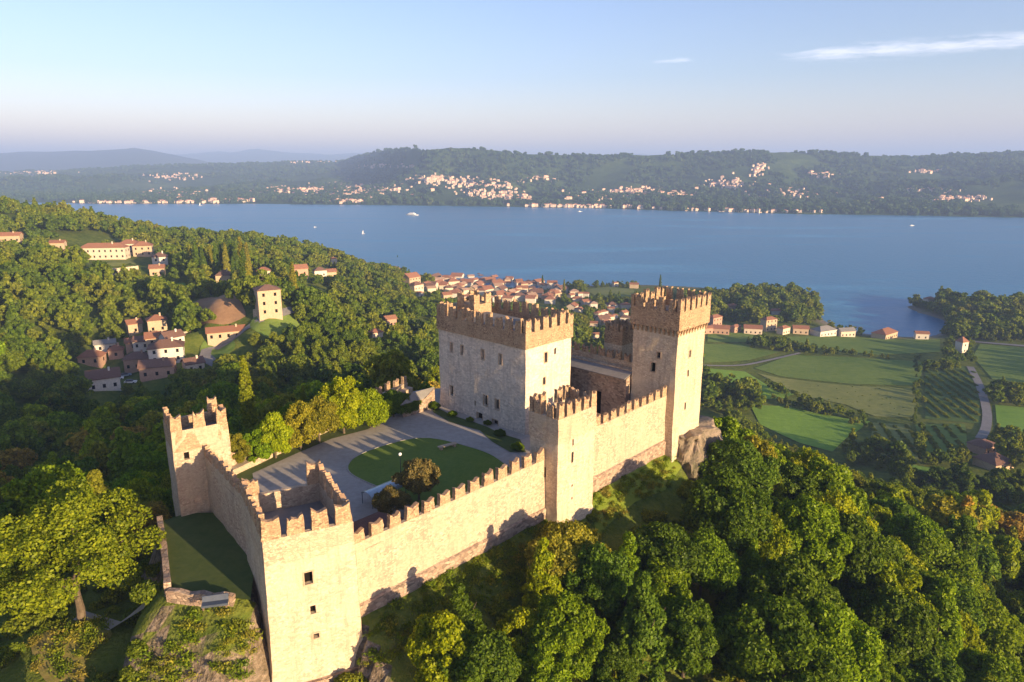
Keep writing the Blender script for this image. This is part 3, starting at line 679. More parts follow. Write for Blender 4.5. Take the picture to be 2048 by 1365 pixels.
for f in ([inn[0], inn[1], r1], [inn[2], inn[3], r2_]): mb.face([(f[0].x, f[0].y, za), (f[1].x, f[1].y, za), (f[2].x, f[2].y, zt)])
mb.face([(inn[1].x, inn[1].y, za), (inn[2].x, inn[2].y, za), (r2_.x, r2_.y, zt), (r1.x, r1.y, zt)]); mb.face([(inn[3].x, inn[3].y, za), (inn[0].x, inn[0].y, za), (r1.x, r1.y, zt), (r2_.x, r2_.y, zt)])
part('roof', mb, M['lead'], keep_root)
# stair turret on the far corner of the keep and the narrow projection behind its left edge
tp = K[3] + DV * 3.5 + NV * 0.8; mb = MB(); wall = [tp, tp + NV * 4.2, tp + NV * 4.2 + DV * 4, tp + DV * 4]
mb.hexa([(p.x, p.y, 109.6) for p in wall], [(p.x, p.y, 112.6) for p in wall]); tur = part('turret', mb, M['parapet'], keep_root, 0.05)
for i in range(4):
    a, b = wall[i], wall[(i + 1) % 4]; t = (b - a).normalized()
    for s in (0.65, (b - a).length - 0.65):
        c = a + t * s + Vector((-t.y, t.x)) * .25; o = link('merlon', list(MERLONS.values())[0], tur, (c.x - keep_root.location.x, c.y - keep_root.location.y, 112.58 - 88), math.atan2(t.y, t.x)); o.scale = (.8, .8, .75)
mb = MB(); a = K[3] + DV * 4.5; b = K[3] + DV * 9.5
sp = [a - NV * 1.5, a, b, b - NV * 1.5]
mb.hexa([(p.x, p.y, 90) for p in sp], [(p.x, p.y, 112.0) for p in sp]); part('side_projection', mb, M['rubble'], keep_root, 0.05)
# curtain walls
curtain('front_wall', 'long sunlit crenellated wall between the nearest tower and the middle tower', W1a, W1b, 82, 98.4, 99.35, M['rubble'], 2.25, 1.5, 1.75, plinth=92.6)
curtain('front_wall', 'sunlit crenellated wall climbing from the middle tower to the tall right tower', W2a - DV * 1.6, W2b, 84, 99.9, 100.8, M['rubble'], 1.95, 1.25, 1.75, plinth=93.4)
curtain('side_wall', 'shaded crenellated wall running from the nearest tower back to the left tower', LT + LDIR * 3.2 + LN * .3, FBL + Vector((0.3, 0)), 86, 100.9, 101.9, M['rubble'], 1.85, 1.2, 1.6)
sw0 = RC - NV * 7.8 + DV * 2.5; sw1 = sw0 - NV * 24
curtain('side_wall', 'dark crenellated wall between the keep and the tall right tower', sw0, sw1, 86, 103.2, 104.1, M['rubble'], 1.75, 1.15, 1.55, zi=93)
curtain('rear_wall', 'low crenellated wall behind the courtyard trees, left of the keep', Vector((-19.5, 122)), Vector((-41.4, 80.8)), 84, 95.9, 96.6, M['rubble'], 2.4, 1.2, 1.6)
# little turret outside the side wall
tp = sw0 - NV * 4.6 + DV * 1.2; P_ = [tp, tp + DV * 4.1, tp + DV * 4.1 - NV * 3.6, tp - NV * 3.6]
tower('small_tower', 'small crenellated turret peeping over the side wall left of the tall tower', 'tower', [tuple(p) for p in P_], 86, 107.2, 108.2, {}, M['plaster'], 1.5, .95, 1.5, band=106.0)
# lean-to along the inside of the side wall
def leanto(name, label, p, q, depth, zt, ze, zg, roofm, wallm, inward, door=None, cat='outbuilding'):
    t = (q - p).normalized(); root = empty(name, (p.x, p.y, zg), 0, label, cat)
    a, b = p, q; c, d = q + inward * depth, p + inward * depth
    mb = MB(); e = inward * (depth + .5)
    mb.hexa([(a.x, a.y, zt - .15), (b.x, b.y, zt - .15), ((b + e).x, (b + e).y, ze - .15), ((a + e).x, (a + e).y, ze - .15)], [(a.x, a.y, zt), (b.x, b.y, zt), ((b + e).x, (b + e).y, ze), ((a + e).x, (a + e).y, ze)]); part('roof', mb, roofm, root, 0.03)
    mb = MB(); ps = wall_side(mb, d, c, zg, ze - .18, door or [], 1.0)
    mb.face([(p.x, p.y, zg), (d.x, d.y, zg), (d.x, d.y, ze - .18), (p.x, p.y, zt - .2)]); mb.face([(c.x, c.y, zg), (q.x, q.y, zg), (q.x, q.y, zt - .2), (c.x, c.y, ze - .18)])
    part('wall', mb, wallm, root, 0.03)
    for pane, pr in ps: pm = MB(); pm.face(pane); part('door', pm, M['hole'], root)
    return root
leanto('gallery', 'dark lean-to gallery with grey roof edge under the merlons right of the keep', sw0 - DV * 1.75 - NV * 18, sw0 - DV * 1.75 - NV * 0.3, 1.8, 103.0, 102.3, 94.5, M['lead'], M['base'], -DV, [(12.2, 97.0, 1.5, 4.0), (5.0, 96.2, 1.2, 2.4)])
ins = -NV
leanto('lean_to', 'dark tiled lean-to roof behind the front wall beside the nearest tower', W1a + ins * 1.8 - DV * .3, W1a + ins * 1.8 + DV * 8.3, 5.0, 98.3, 97.2, 94.9, M['dark_tile'], M['rubble'], ins)
leanto('shed', 'small dark shed with sloping roof tucked against the left side of the keep', Vector((-16.5, 110.5)), Vector((-13.2, 113.8)), 3.0, 98.4, 97.4, 94.0, M['lead'], M['base'], NV * .3 - DV * .95)

# rock under the tall tower
def rock_mass(name, label, c, rx, ry, z0, z1, seed, mat, top=0.55, rz=0.0, n=44, rows=14, amp=1.5):
    v = []; f = []
    for j in range(rows + 1):
        t = j / rows; z = z0 + (z1 - z0) * t; k = 1.0 + (top - 1.0) * t ** 0.8
        for i in range(n):
            a = 2 * math.pi * i / n; x, y = math.cos(a) * rx * k, math.sin(a) * ry * k
            x, y = x * math.cos(rz) - y * math.sin(rz), x * math.sin(rz) + y * math.cos(rz)
            nn = mnoise.noise(Vector((x * .25 + seed, y * .25, z * .13))) * amp * 1.3 + abs(mnoise.noise(Vector((x * .5 + seed, y * .5, z * .22)))) * amp * 1.2 + mnoise.noise(Vector((x * 1.3 + seed, y * 1.3, z * .9))) * amp * .35
            ra = math.hypot(x, y) + 1e-6
            v.append((c[0] + x + x / ra * nn, c[1] + y + y / ra * nn, z + mnoise.noise(Vector((x * .5, y * .5 + seed, 3))) * 0.8))
    for j in range(rows):
        for i in range(n): i2 = (i + 1) % n; f.append((j * n + i, j * n + i2, (j + 1) * n + i2, (j + 1) * n + i))
    v.append((c[0], c[1], z1)); f += [(rows * n + i, rows * n + (i + 1) % n, len(v) - 1) for i in range(n)]
    o = link(name, np_mesh(name, [(a - c[0], b - c[1], d - z0) for a, b, d in v], f, mat), loc=(c[0], c[1], z0))
    return tag(o, label, 'rock')
rc = RC + DV * 6.6 - NV * 1.4
rock_mass('rock_outcrop', 'rugged pale cliff under the tall right tower', (rc.x, rc.y), 12.2, 9.6, 68, 94.0, 3.1, M['rock'], 0.42, math.atan2(DV.y, DV.x), rows=44, n=110, amp=1.9)

# ------------------------------------------------------------------ courtyard
def flat(z): return lambda x, y: np.asarray(x) * 0 + z
sheet('courtyard_gravel', COURT, M['gravel'], 3, 0, flat(95.0))
lawn = smooth_poly([PZ(u, v, 95) for u, v in [(692, 934), (708, 914), (760, 893), (822, 877), (868, 876), (925, 890), (978, 906), (1008, 926), (1030, 945), (1010, 985), (930, 1030), (870, 1045), (815, 1010), (780, 985), (735, 967), (700, 950)]], 2)
sheet('courtyard_lawn', lawn, M['lawn'], 1.5, 0.05, flat(95.0))
def ring(name, poly, wd, h, mat, z, label, cat, closed=True):
    mb = MB(); n = len(poly)
    inn_ = inset(poly, wd) if closed else None
    for i in range(n):
        j = (i + 1) % n; a, b, c, d = Vector(poly[i]), Vector(poly[j]), inn_[j], inn_[i]
        mb.hexa([(a.x, a.y, z - .3), (b.x, b.y, z - .3), (c.x, c.y, z - .3), (d.x, d.y, z - .3)], [(a.x, a.y, z + h), (b.x, b.y, z + h), (c.x, c.y, z + h), (d.x, d.y, z + h)])
    return tag(mb.build(name, mat), label, cat)
def area2(p): return sum(p[i][0] * p[(i + 1) % len(p)][1] - p[(i + 1) % len(p)][0] * p[i][1] for i in range(len(p)))
if area2(lawn) < 0: lawn = lawn[::-1]
ring('lawn_kerb', lawn, 0.12, 0.10, M['gravel'], 95.0, 'thin stone kerb curving round the courtyard lawn', 'kerb')
strip = [PZ(u, v, 95) for u, v in [(505, 948), (600, 905), (665, 878), (735, 860), (790, 830), (835, 812), (870, 800)]] + [(-18.6, 120.5), (-39, 82.5), (-34, 79.5), (-28.5, 72)]
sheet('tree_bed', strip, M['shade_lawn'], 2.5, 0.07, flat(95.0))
kb = [PZ(u, v, 95) for u, v in [(865, 812), (905, 832), (950, 846), (975, 855), (1000, 868), (1040, 880), (1052, 905), (1020, 905), (985, 885), (960, 862), (900, 845), (866, 825)]]
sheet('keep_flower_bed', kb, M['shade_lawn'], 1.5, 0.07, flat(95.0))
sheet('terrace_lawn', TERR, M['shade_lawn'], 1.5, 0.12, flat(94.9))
def lamp_post(x, y, z, label):
    r = empty('lamp_post', (x, y, z), 0, label, 'lamp post'); mb = MB(); mb.tube((0, 0, 0), (0, 0, 2.6), .05, .04, 8); mb.tube((0, 0, 0), (0, 0, .4), .11, .08, 8); mb.build('post', M['metal'], r)
    v = []; f = []; n = 14; 
    for j in range(9):
        for i in range(n): a = math.pi * j / 8; v.append((.24 * math.sin(a) * math.cos(2 * math.pi * i / n), .24 * math.sin(a) * math.sin(2 * math.pi * i / n), 2.8 + .24 * math.cos(a)))
    for j in range(8):
        for i in range(n): f.append((j * n + i, (j + 1) * n + i, (j + 1) * n + (i + 1) % n, j * n + (i + 1) % n))
    link('globe', np_mesh('globe', v, f, M['white'], smooth=True), r)
x, y = PZ(801, 950, 95); lamp_post(x, y + .3, 95, 'globe lamp on a thin dark post on the courtyard lawn')
x, y = PZ(895, 893, 95.3); bt = empty('stone_bench', (x, y, 95.05), R(35), 'pale stone slab bench lying on the far edge of the courtyard lawn', 'bench')
mb = MB(); mb.box(-1.5, 1.5, -.35, .35, .38, .52); mb.build('seat', M['frame'], bt)
for sx in (-1.1, 1.1): mb = MB(); mb.box(sx - .15, sx + .15, -.28, .28, 0, .379); mb.build('leg', M['frame'], bt)
# glazed canopy: a low barrel roof on posts
x, y = PZ(768, 975, 96.6); cr = empty('glass_canopy', (x, y, 95), math.atan2(DV.y, DV.x), 'pale blue glazed canopy with rounded roof by the lawn, behind the bushes', 'canopy')
mb = MB(); k = 10
for i in range(k):
    a0, a1 = math.pi * i / k, math.pi * (i + 1) / k; p0 = (math.cos(a0) * 1.1, 1.3 + math.sin(a0) * .5); p1 = (math.cos(a1) * 1.1, 1.3 + math.sin(a1) * .5)
    mb.hexa([(-2.6, p0[0], p0[1]), (2.6, p0[0], p0[1]), (2.6, p1[0], p1[1]), (-2.6, p1[0], p1[1])], [(-2.6, p0[0], p0[1] + .05), (2.6, p0[0], p0[1] + .05), (2.6, p1[0], p1[1] + .05), (-2.6, p1[0], p1[1] + .05)])
mb.build('roof', M['glass'], cr)
for sx in (-2.5, 2.5):
    for sy in (-1.05, 1.05): mb = MB(); mb.tube((sx, sy, 0), (sx, sy, 1.35), .04, .04, 6); mb.build('post', M['metal'], cr)
# low walls of the terrace
def low_wall(name, label, pts, wd, z0, z1, mat, cat='wall'):
    mb = MB(); L = [Vector(p) for p in pts]
    for a, b in zip(L[:-1], L[1:]):
        t = (b - a).normalized(); nn = Vector((-t.y, t.x)) * wd / 2; k = max(1, int((b - a).length / 1.0))
        for i in range(k):
            p, q = a + (b - a) * i / k, a + (b - a) * (i + 1) / k
            if i: p = p - t * 0.0
            zz1, zz2 = z1 + mnoise.noise(Vector((p.x, p.y, 1))) * .25, z1 + mnoise.noise(Vector((q.x, q.y, 1))) * .25
            mb.hexa([(*(p - nn), z0), (*(q - nn), z0), (*(q + nn), z0), (*(p + nn), z0)], [(*(p - nn), zz1), (*(q - nn), zz2), (*(q + nn), zz2), (*(p + nn), zz1)])
    mb.v = jit(mb.v, 0.08); return tag(mb.build(name, mat), label, cat)
low_wall('low_wall', 'low weathered stone wall along the left side of the dark terrace lawn', [(-40.6, 73.3), (-36.7, 66.3), (-33.4, 60.0)], .6, 88, 95.8, M['base'])
low_wall('low_wall', 'low stone wall closing the near end of the terrace lawn above the rocks', [(-33.2, 59.6), (-29.5, 58.9), (-26.4, 58.6)], .6, 86, 95.4, M['base'])
# tarpaulin-covered bench on the terrace
x, y = PZ(430, 1208, 95.4); tb = empty('covered_bench', (x, y, 95.0), R(14), 'blue-grey covered bench at the near end of the terrace lawn', 'bench')
mb = MB(); mb.box(-1.15, 1.15, -.35, .4, .30, .52); mb.v = [(a, b, c + (0.04 * math.sin(a * 3))) for a, b, c in mb.v]; mb.build('seat', M['slate'], tb)
mb = MB(); mb.hexa([(-1.15, .30, .52), (1.15, .30, .52), (1.15, .42, .52), (-1.15, .42, .52)], [(-1.15, .5, 1.0), (1.15, .5, 1.0), (1.15, .6, 1.0), (-1.15, .6, 1.0)]); mb.build('backrest', M['slate'], tb)
for sx in (-1.0, 1.0): mb = MB(); mb.box(sx - .06, sx + .06, -.3, .35, 0, .3); mb.build('leg', M['wood'], tb)

# ------------------------------------------------------------------ fields, roads
def hull(p):
    p = sorted(set(p)); cr = lambda o, a, b: (a[0] - o[0]) * (b[1] - o[1]) - (a[1] - o[1]) * (b[0] - o[0])
    def half(q):
        h = []
        for t in q:
            while len(h) > 1 and cr(h[-2], h[-1], t) <= 0: h.pop()
            h.append(t)
        return h[:-1]
    return half(p) + half(p[::-1])
def PGr(lst): return [G(u, v) for u, v in lst]
FIELD_C = {'field_bright': ((0.085, 0.165, 0.020), (0.16, 0.25, 0.035)), 'field_mid': ((0.070, 0.120, 0.020), (0.14, 0.18, 0.036)), 'field_olive': ((0.10, 0.125, 0.030), (0.19, 0.19, 0.055)), 'field_dark': ((0.045, 0.080, 0.018), (0.09, 0.125, 0.028))}
def field_mat(k, rowdir=None):
    a, b = FIELD_C[k]; a = tuple(c * 1.3 for c in a); b = tuple(c * 1.35 for c in b); m, n = new_mat(k); P = n.add('ShaderNodeNewGeometry').outputs['Position']
    f = n.noise(0.25, 8, P, 0.75); g = n.noise(0.018, 5, P, 0.6)
    st = n.noise(1.0, 5, n.add('ShaderNodeMapping', {'Vector': P, 'Rotation': (0, 0, 0.6), 'Scale': (0.03, 0.5, 1)}).outputs[0], 0.7)
    k_ = n.math('ADD', n.math('MULTIPLY', f, 0.35), n.math('ADD', n.math('MULTIPLY', g, 0.4), n.math('MULTIPLY', st, 0.25)))
    cc = n.ramp(k_, [(0.38, a), (0.50, tuple((x + y) / 2 for x, y in zip(a, b))), (0.62, b)])
    finish(n, cc, 0.95, f, 0.9, 0.35, 0.05); return m
FM = {k: field_mat(k) for k in FIELD_C}
fields = [
 ('field_mid', [(1408, 690), (1480, 690), (1560, 705), (1500, 722), (1408, 728)]),
 ('field_bright', [(1408, 738), (1490, 745), (1540, 775), (1590, 790), (1560, 800), (1500, 800), (1408, 765)]),
 ('field_mid', [(1508, 738), (1580, 712), (1700, 715), (1850, 725), (1835, 775), (1700, 770), (1560, 755)]),
 ('field_olive', [(1515, 748), (1560, 758), (1700, 774), (1834, 780), (1832, 838), (1750, 835), (1690, 812), (1600, 792)]),
 ('field_bright', [(1500, 812), (1570, 815), (1640, 830), (1740, 846), (1690, 880), (1665, 905), (1600, 888), (1520, 850)]),
 ('field_mid', [(1560, 675), (1700, 675), (1880, 680), (1880, 705), (1760, 712), (1640, 700)]),
 ('field_dark', [(1850, 728), (1940, 735), (1960, 790), (1960, 850), (1850, 840)]),
 ('field_olive', [(1745, 848), (1820, 852), (1840, 930), (1740, 905)]),
 ('field_mid', [(1830, 852), (1930, 850), (1935, 900), (1855, 930)]),
 ('field_mid', [(1960, 690), (2070, 700), (2070, 770), (1985, 760), (1945, 715)]),
 ('field_bright', [(1990, 812), (2070, 820), (2070, 880), (1995, 865)]),
 ('field_bright', [(1790, 925), (1900, 945), (1990, 960), (1985, 975), (1900, 965), (1800, 945)]),
 ('field_olive', [(1165, 580), (1215, 574), (1268, 580), (1270, 600), (1200, 598)]),
 ('field_mid', [(1415, 665), (1490, 668), (1540, 680), (1500, 685), (1415, 685)]),
]
FPOLY = []
for k, px in fields:
    pl = PGr(px); FPOLY.append(pl); sheet('field', pl, FM[k], 8, 0.25)
def road(name, px, wd, mat, lift=0.45):
    L = PGr(px); LL = []
    for a, b in zip(L[:-1], L[1:]):
        k = max(1, int(math.hypot(b[0] - a[0], b[1] - a[1]) / 6)); LL += [(a[0] + (b[0] - a[0]) * i / k, a[1] + (b[1] - a[1]) * i / k) for i in range(k)]
    LL.append(L[-1])
    for _ in range(4): LL = [LL[0]] + [((LL[i - 1][0] + LL[i][0] * 2 + LL[i + 1][0]) / 4, (LL[i - 1][1] + LL[i][1] * 2 + LL[i + 1][1]) / 4) for i in range(1, len(LL) - 1)] + [LL[-1]]
    n = len(LL); v = []; f = []
    for i in range(n):
        d = (Vector(LL[min(i + 1, n - 1)]) - Vector(LL[max(i - 1, 0)])).normalized(); nn = Vector((-d.y, d.x)) * wd / 2
        for s in (1, 0, -1): p = Vector(LL[i]) + nn * s; v.append((p.x, p.y, float(hz(p.x, p.y)) + lift))
    for i in range(n - 1):
        for s in (0, 1): a = i * 3 + s; f.append((a, a + 3, a + 4, a + 1))
    tag(link(name, np_mesh(name, v, f, mat, smooth=True)), kind='structure'); return LL
ROADS = []
ROADS.append(road('country_road', [(1940, 735), (1958, 770), (1968, 800), (1975, 830), (1972, 862), (1960, 880)], 4.2, M['asphalt']))
ROADS.append(road('farm_track', [(1408, 733), (1480, 734), (1540, 722), (1600, 708)], 2.6, M['asphalt']))
ROADS.append(road('shore_road', [(1935, 684), (2000, 690), (2070, 696)], 6, M['asphalt']))
ROADS.append(road('village_road', [(440, 735), (395, 720), (385, 700), (415, 680), (470, 668), (530, 655), (590, 622)], 4.5, M['asphalt'], 0.5))
ROADS.append(road('footpath', [(160, 1238), (215, 1228), (300, 1208)], 1.5, M['gravel'], 0.12))
for px, mat, nm in [([(376, 618), (400, 600), (436, 594), (474, 614), (500, 630), (478, 648), (430, 657), (385, 658)], M['dirt'], 'bare_hillside'),
                    ([(500, 640), (560, 630), (590, 640), (610, 670), (640, 695), (560, 690), (500, 665)], FM['field_mid'], 'meadow'),
                    ([(175, 520), (270, 512), (272, 535), (200, 540)], FM['field_olive'], 'villa_lawn'),
                    ([(400, 690), (430, 680), (480, 688), (450, 720), (400, 715)], FM['field_mid'], 'meadow'), ([(600, 540), (650, 535), (690, 548), (650, 560)], FM['field_olive'], 'meadow'), ([(20, 470), (90, 462), (120, 478), (60, 486)], FM['field_olive'], 'meadow'), ([(330, 575), (375, 565), (370, 590), (335, 600)], FM['field_bright'], 'meadow')]:
    pl = smooth_poly(hull(PGr(px)) if 'bare' in nm else PGr(px), 2); FPOLY.append(pl); sheet(nm, pl, mat, 4, 0.35)
grass_fm = noisy('sunny_grass', (0.24, 0.16, 0.07), (0.19, 0.17, 0.04), 1.3, 0.95, 1.0, 0.12, (0.09, 0.12, 0.02))
pl = smooth_poly(PGr([(70, 1262), (150, 1248), (210, 1250), (230, 1275), (200, 1300), (170, 1330), (175, 1385), (95, 1385), (60, 1310)]), 2); CLEAR = [pl]; sheet('dry_grass_clearing', pl, grass_fm, 1.3, 0.12)

# ------------------------------------------------------------------ houses
HOUSES = []
def gable(mb, w, d, z, rh, ov, kind, m):
    x0, x1, y0, y1 = -w / 2 - ov, w / 2 + ov, -d / 2 - ov, d / 2 + ov; t = 0.22
    if kind == 'hip':
        r = max(0.2, (w - d) / 2 + 0.2) if w > d else 0.3
        a = [(x0, y0), (x1, y0), (x1, y1), (x0, y1)]; R1, R2 = (-r, 0, z + rh), (r, 0, z + rh)
        B = [(*p, z) for p in a]
        mb.face([B[0], B[1], R2, R1], m); mb.face([B[1], B[2], R2], m); mb.face([B[2], B[3], R1, R2], m); mb.face([B[3], B[0], R1], m); mb.face([(p[0], p[1], z - .05) for p in a[::-1]], m)
    else:
        for s in (-1, 1):
            lo = [(x0, s * (d / 2 + ov), z - .15), (x1, s * (d / 2 + ov), z - .15), (x1, 0, z + rh), (x0, 0, z + rh)]
            mb.hexa(lo if s < 0 else lo[::-1], [(a, b, c + t) for a, b, c in (lo if s < 0 else lo[::-1])], m)
def house(u, v, wpx, hpx, dr=0.7, rot=35, roof='gable', wm=0, rm='tile', rr=0.35, label=None, group=None, detail=True, name='house', win=2, z=None, chim=True, cat='house'):
    x, y = G(u, v) if z is None else PZ(u, v, z); zz = float(hz(x, y)); p = proj(x, y, zz)
    if p is None: return
    s = p[2] / FPX; w, h = wpx * s, max(hpx * s, 4.6 if p[2] > 320 else 3.4); d = w * dr; HOUSES.append((x, y, max(w, d) / 2))
    root = empty(name, (x, y, zz), R(rot), label, cat, group)
    W = M['wall%d' % wm]; rh = min(w, d) * rr
    c, sn = math.cos(R(rot)), math.sin(R(rot))
    low = min(float(hz(x + a * c - b * sn, y + a * sn + b * c)) for a in (-w / 2, w / 2) for b in (-d / 2, d / 2)) - zz - .5
    mb = MB(); mb.box(-w / 2, w / 2, -d / 2, d / 2, low, h)
    if roof == 'gable':
        for sx in (-1, 1): mb.face([(sx * w / 2, -d / 2, h), (sx * w / 2, d / 2, h), (sx * w / 2, 0, h + rh - .1)])
    mb.build('wall', W, root)
    mb = MB(); gable(mb, w, d, h + .03, rh, 0.5, roof, 0); ro = mb.build('roof', M[rm], root)
    if detail:
        if chim: mb = MB(); mb.box(w * .2 - .35, w * .2 + .35, -d * .12 - .3, -d * .12 + .3, h + rh * .3, h + rh + .9); mb.build('chimney', W, ro)
        for side in range(2):
            n = max(1, int((w if side == 0 else d) / 3.2)); fl = max(1, int(h / 2.9))
            for i in range(n):
                for k in range(fl):
                    mb = MB(); c0 = -((w if side == 0 else d) / 2) + (w if side == 0 else d) * (i + .5) / n; z0 = 1.0 + k * (h / fl)
                    if side == 0: mb.box(c0 - .5, c0 + .5, -d / 2 - .04, -d / 2 + .02, z0, z0 + 1.4)
                    else: mb.box(w / 2 - .02, w / 2 + .04, c0 - .5, c0 + .5, z0, z0 + 1.4)
                    mb.build('window', M['hole'], root)
    return root
V = 'houses of the shaded village left of the castle'
for a in [
 (210, 776, 56, 24, .8, 30, 'gable', 3, 'brown_tile', .3, 'cream house with brown roof at the lower left edge of the village', V),
 (318, 752, 62, 22, .6, 18, 'gable', 2, 'brown_tile', .3, 'long pinkish house at the lower front of the village', V),
 (336, 722, 62, 30, .7, 22, 'hip', 3, 'brown_tile', .3, 'largest white village house with brown hipped roof', V),
 (278, 736, 46, 22, .8, 20, 'hip', 2, 'brown_tile', .3, 'pink house with brown roof left of the largest white house', V),
 (388, 742, 34, 18, .9, 40, 'gable', 1, 'brown_tile', .3, 'white house with brown roof at the right end of the village', V),
 (186, 728, 42, 10, .7, 10, 'hip', 2, 'tile', .4, 'low house with dark red roof at the far left of the village', V),
 (234, 716, 26, 10, .9, 25, 'hip', 2, 'tile', .4, 'small red-roofed house near the left of the village', V),
 (268, 700, 26, 12, .8, 25, 'gable', 2, 'tile', .35, 'small red-roofed house above the pink house', V),
 (212, 703, 36, 8, .6, 30, 'gable', 3, 'lead', .3, 'low grey-roofed shed above the village', V),
 (316, 665, 34, 24, .9, 30, 'hip', 0, 'tile', .3, 'sunlit villa with orange roof above the village', V),
 (318, 690, 44, 14, .7, 25, 'gable', 0, 'tile', .3, 'sunlit orange-roofed house just below the villa', V),
 (270, 668, 26, 18, .9, 40, 'gable', 0, 'tile', .3, 'cream house half hidden by trees left of the sunlit villa', V),
 (288, 700, 30, 16, .9, 10, 'gable', 3, 'brown_tile', .3, 'grey-white house in the middle of the village', V),
 (345, 690, 36, 14, .9, 50, 'gable', 3, 'brown_tile', .3, 'brown-roofed house right behind the largest white house', V),
 (458, 683, 78, 15, .35, 24, 'gable', 0, 'tile', .3, 'long low red-roofed farm building beside the meadow', 'farm buildings by the meadow'),
]: house(*a)
V2 = 'pale villas on the left hillside'
for a in [
 (148, 516, 34, 14, .8, 10, 'hip', 0, 'tile', .3, 'small cream villa at the left end of the hillside terrace', V2),
 (212, 518, 84, 22, .3, 8, 'hip', 1, 'tile', .35, 'long cream villa with red roof above the olive lawn', V2),
 (262, 508, 36, 20, .7, 12, 'hip', 1, 'tile', .3, 'cream villa joined to the right of the long villa', V2),
 (288, 512, 34, 20, .8, 20, 'hip', 0, 'tile', .3, 'red-roofed villa at the right end of the hillside terrace', V2),
 (322, 535, 28, 22, 1, 25, 'hip', 3, 'brown_tile', .3, 'white villa lower down, right of the terrace', V2),
 (316, 552, 26, 8, .8, 20, 'gable', 0, 'tile', .3, 'low cream outbuilding under the white villa', V2),
 (22, 486, 40, 8, .5, 15, 'gable', 0, 'tile', .3, 'low cream farmhouse at the left edge of the photo', V2),
 (118, 500, 26, 8, .6, 12, 'gable', 0, 'tile', .3, 'small farmhouse left of the hillside terrace', V2),
 (450, 566, 30, 8, .8, 15, 'hip', 0, 'brown_tile', .4, 'low house with wide brown roof among the cypresses', V2),
]: house(*a)
th = house(538, 628, 44, 50, .9, 30, 'hip', 0, 'brown_tile', .22, 'tall square house with low brown roof on the spur beyond the meadow', None, name='tower_house', chim=False)
x, y = G(235, 556); low_wall('garden_wall', 'tall pale retaining wall under the olive lawn of the villas', [G(198, 555), G(278, 550)], 1.0, float(hz(x, y)) - 3, float(hz(x, y)) + 4.6, M['plaster'])
low_wall('garden_wall', 'low pale wall at the foot of the bare hillside', [G(345, 672), G(395, 658)], .8, 50, float(hz(*G(370, 665))) + 1.8, M['plaster'])
low_wall('garden_wall', 'pale plinth wall at the foot of the tall square house', [G(508, 640), G(562, 634)], 1.0, 55, float(hz(*G(535, 637))) + 2.5, M['plaster'])
V3 = 'houses scattered along the wooded ridge'
for k, (u, v, a, b) in enumerate([(592, 486, 16, 7), (622, 489, 20, 7), (645, 492, 22, 9), (664, 495, 16, 9), (706, 492, 22, 14), (718, 500, 20, 12), (738, 503, 26, 14), (744, 516, 18, 12), (757, 524, 18, 10), (667, 528, 12, 7), (600, 552, 28, 8), (640, 553, 24, 8), (662, 556, 20, 8),
                       (528, 556, 26, 8), (520, 574, 24, 10), (790, 552, 28, 14), (822, 568, 30, 14), (832, 580, 24, 10), (820, 528, 18, 6), (840, 597, 12, 7), (870, 560, 20, 8), (752, 682, 24, 8), (780, 655, 22, 6), (568, 812, 22, 6), (893, 600, 18, 8), (905, 572, 24, 10)]):
    house(u, v, a, b, .8, 20 + (k * 37) % 40, ['gable', 'hip'][k % 2], [0, 1, 2, 3][k % 4], ['tile', 'tile', 'brown_tile'][k % 3], .32, 'TBD', V3, True, win=1, chim=False)
TP = [(800, 548), (860, 552), (905, 552), (965, 547), (1040, 562), (1112, 577), (1150, 590), (1250, 606), (1255, 650), (1160, 650), (1125, 612), (1060, 606), (960, 608), (900, 606), (868, 598), (815, 572)]
r_ = random.Random(5); cnt = 0; tries = 0; TP_P = []
while cnt < 105 and tries < 5000:
    tries += 1; u = r_.uniform(800, 1255) if r_.random() < .45 else r_.uniform(880, 1110); v = r_.uniform(546, 650)
    if not in_poly(np.array(u), np.array(v), TP): continue
    x, y = G(u, v)
    if any((x - a) ** 2 + (y - b) ** 2 < (c * .9 + 6.5) ** 2 for a, b, c in HOUSES): continue
    house(u, v, r_.uniform(12, 23), r_.uniform(7, 12), r_.uniform(.6, .95), r_.uniform(-20, 75), r_.choice(['gable', 'hip']), r_.choice([0, 1, 1, 3, 3]), r_.choice(['tile', 'tile', 'brown_tile', 'pale_tile']), .3, 'TBD', 'houses of the lakeside town behind the keep', False); cnt += 1
V4 = 'buildings near the lake right of the castle'
for k, a in enumerate([
 (1172, 612, 20, 9), (1205, 634, 24, 12), (1186, 658, 20, 8), (1212, 655, 22, 10), (1162, 596, 16, 7), (1230, 574, 14, 4), (1268, 577, 20, 5), (1228, 642, 16, 7), (1190, 682, 18, 7),
 (1428, 652, 34, 20), (1440, 668, 40, 10), (1462, 622, 26, 12), (1412, 668, 26, 12), (1470, 665, 26, 8), (1505, 668, 40, 12), (1536, 662, 34, 26), (1548, 634, 24, 14), (1566, 668, 30, 14), (1600, 668, 34, 7), (1646, 671, 54, 9), (1690, 673, 38, 4), (1768, 676, 60, 5), (1842, 678, 28, 4), (1857, 606, 24, 8)]):
    red = k in (9, 10, 11, 12, 13)
    house(a[0], a[1], a[2] * .85, a[3] * .9, .55, [12, 38, -14, 26][k % 4], 'hip' if k % 2 else 'gable', 2 if red else [0, 3, 1][k % 3], 'tile' if k not in (19, 20) else 'lead', .3, 'TBD', V4, k >= 9, chim=False)
house(1921, 705, 16, 22, 1.0, 20, 'hip', 3, 'tile', .6, 'narrow tower-like house with pink pointed roof amid the hedges', V4, chim=False)
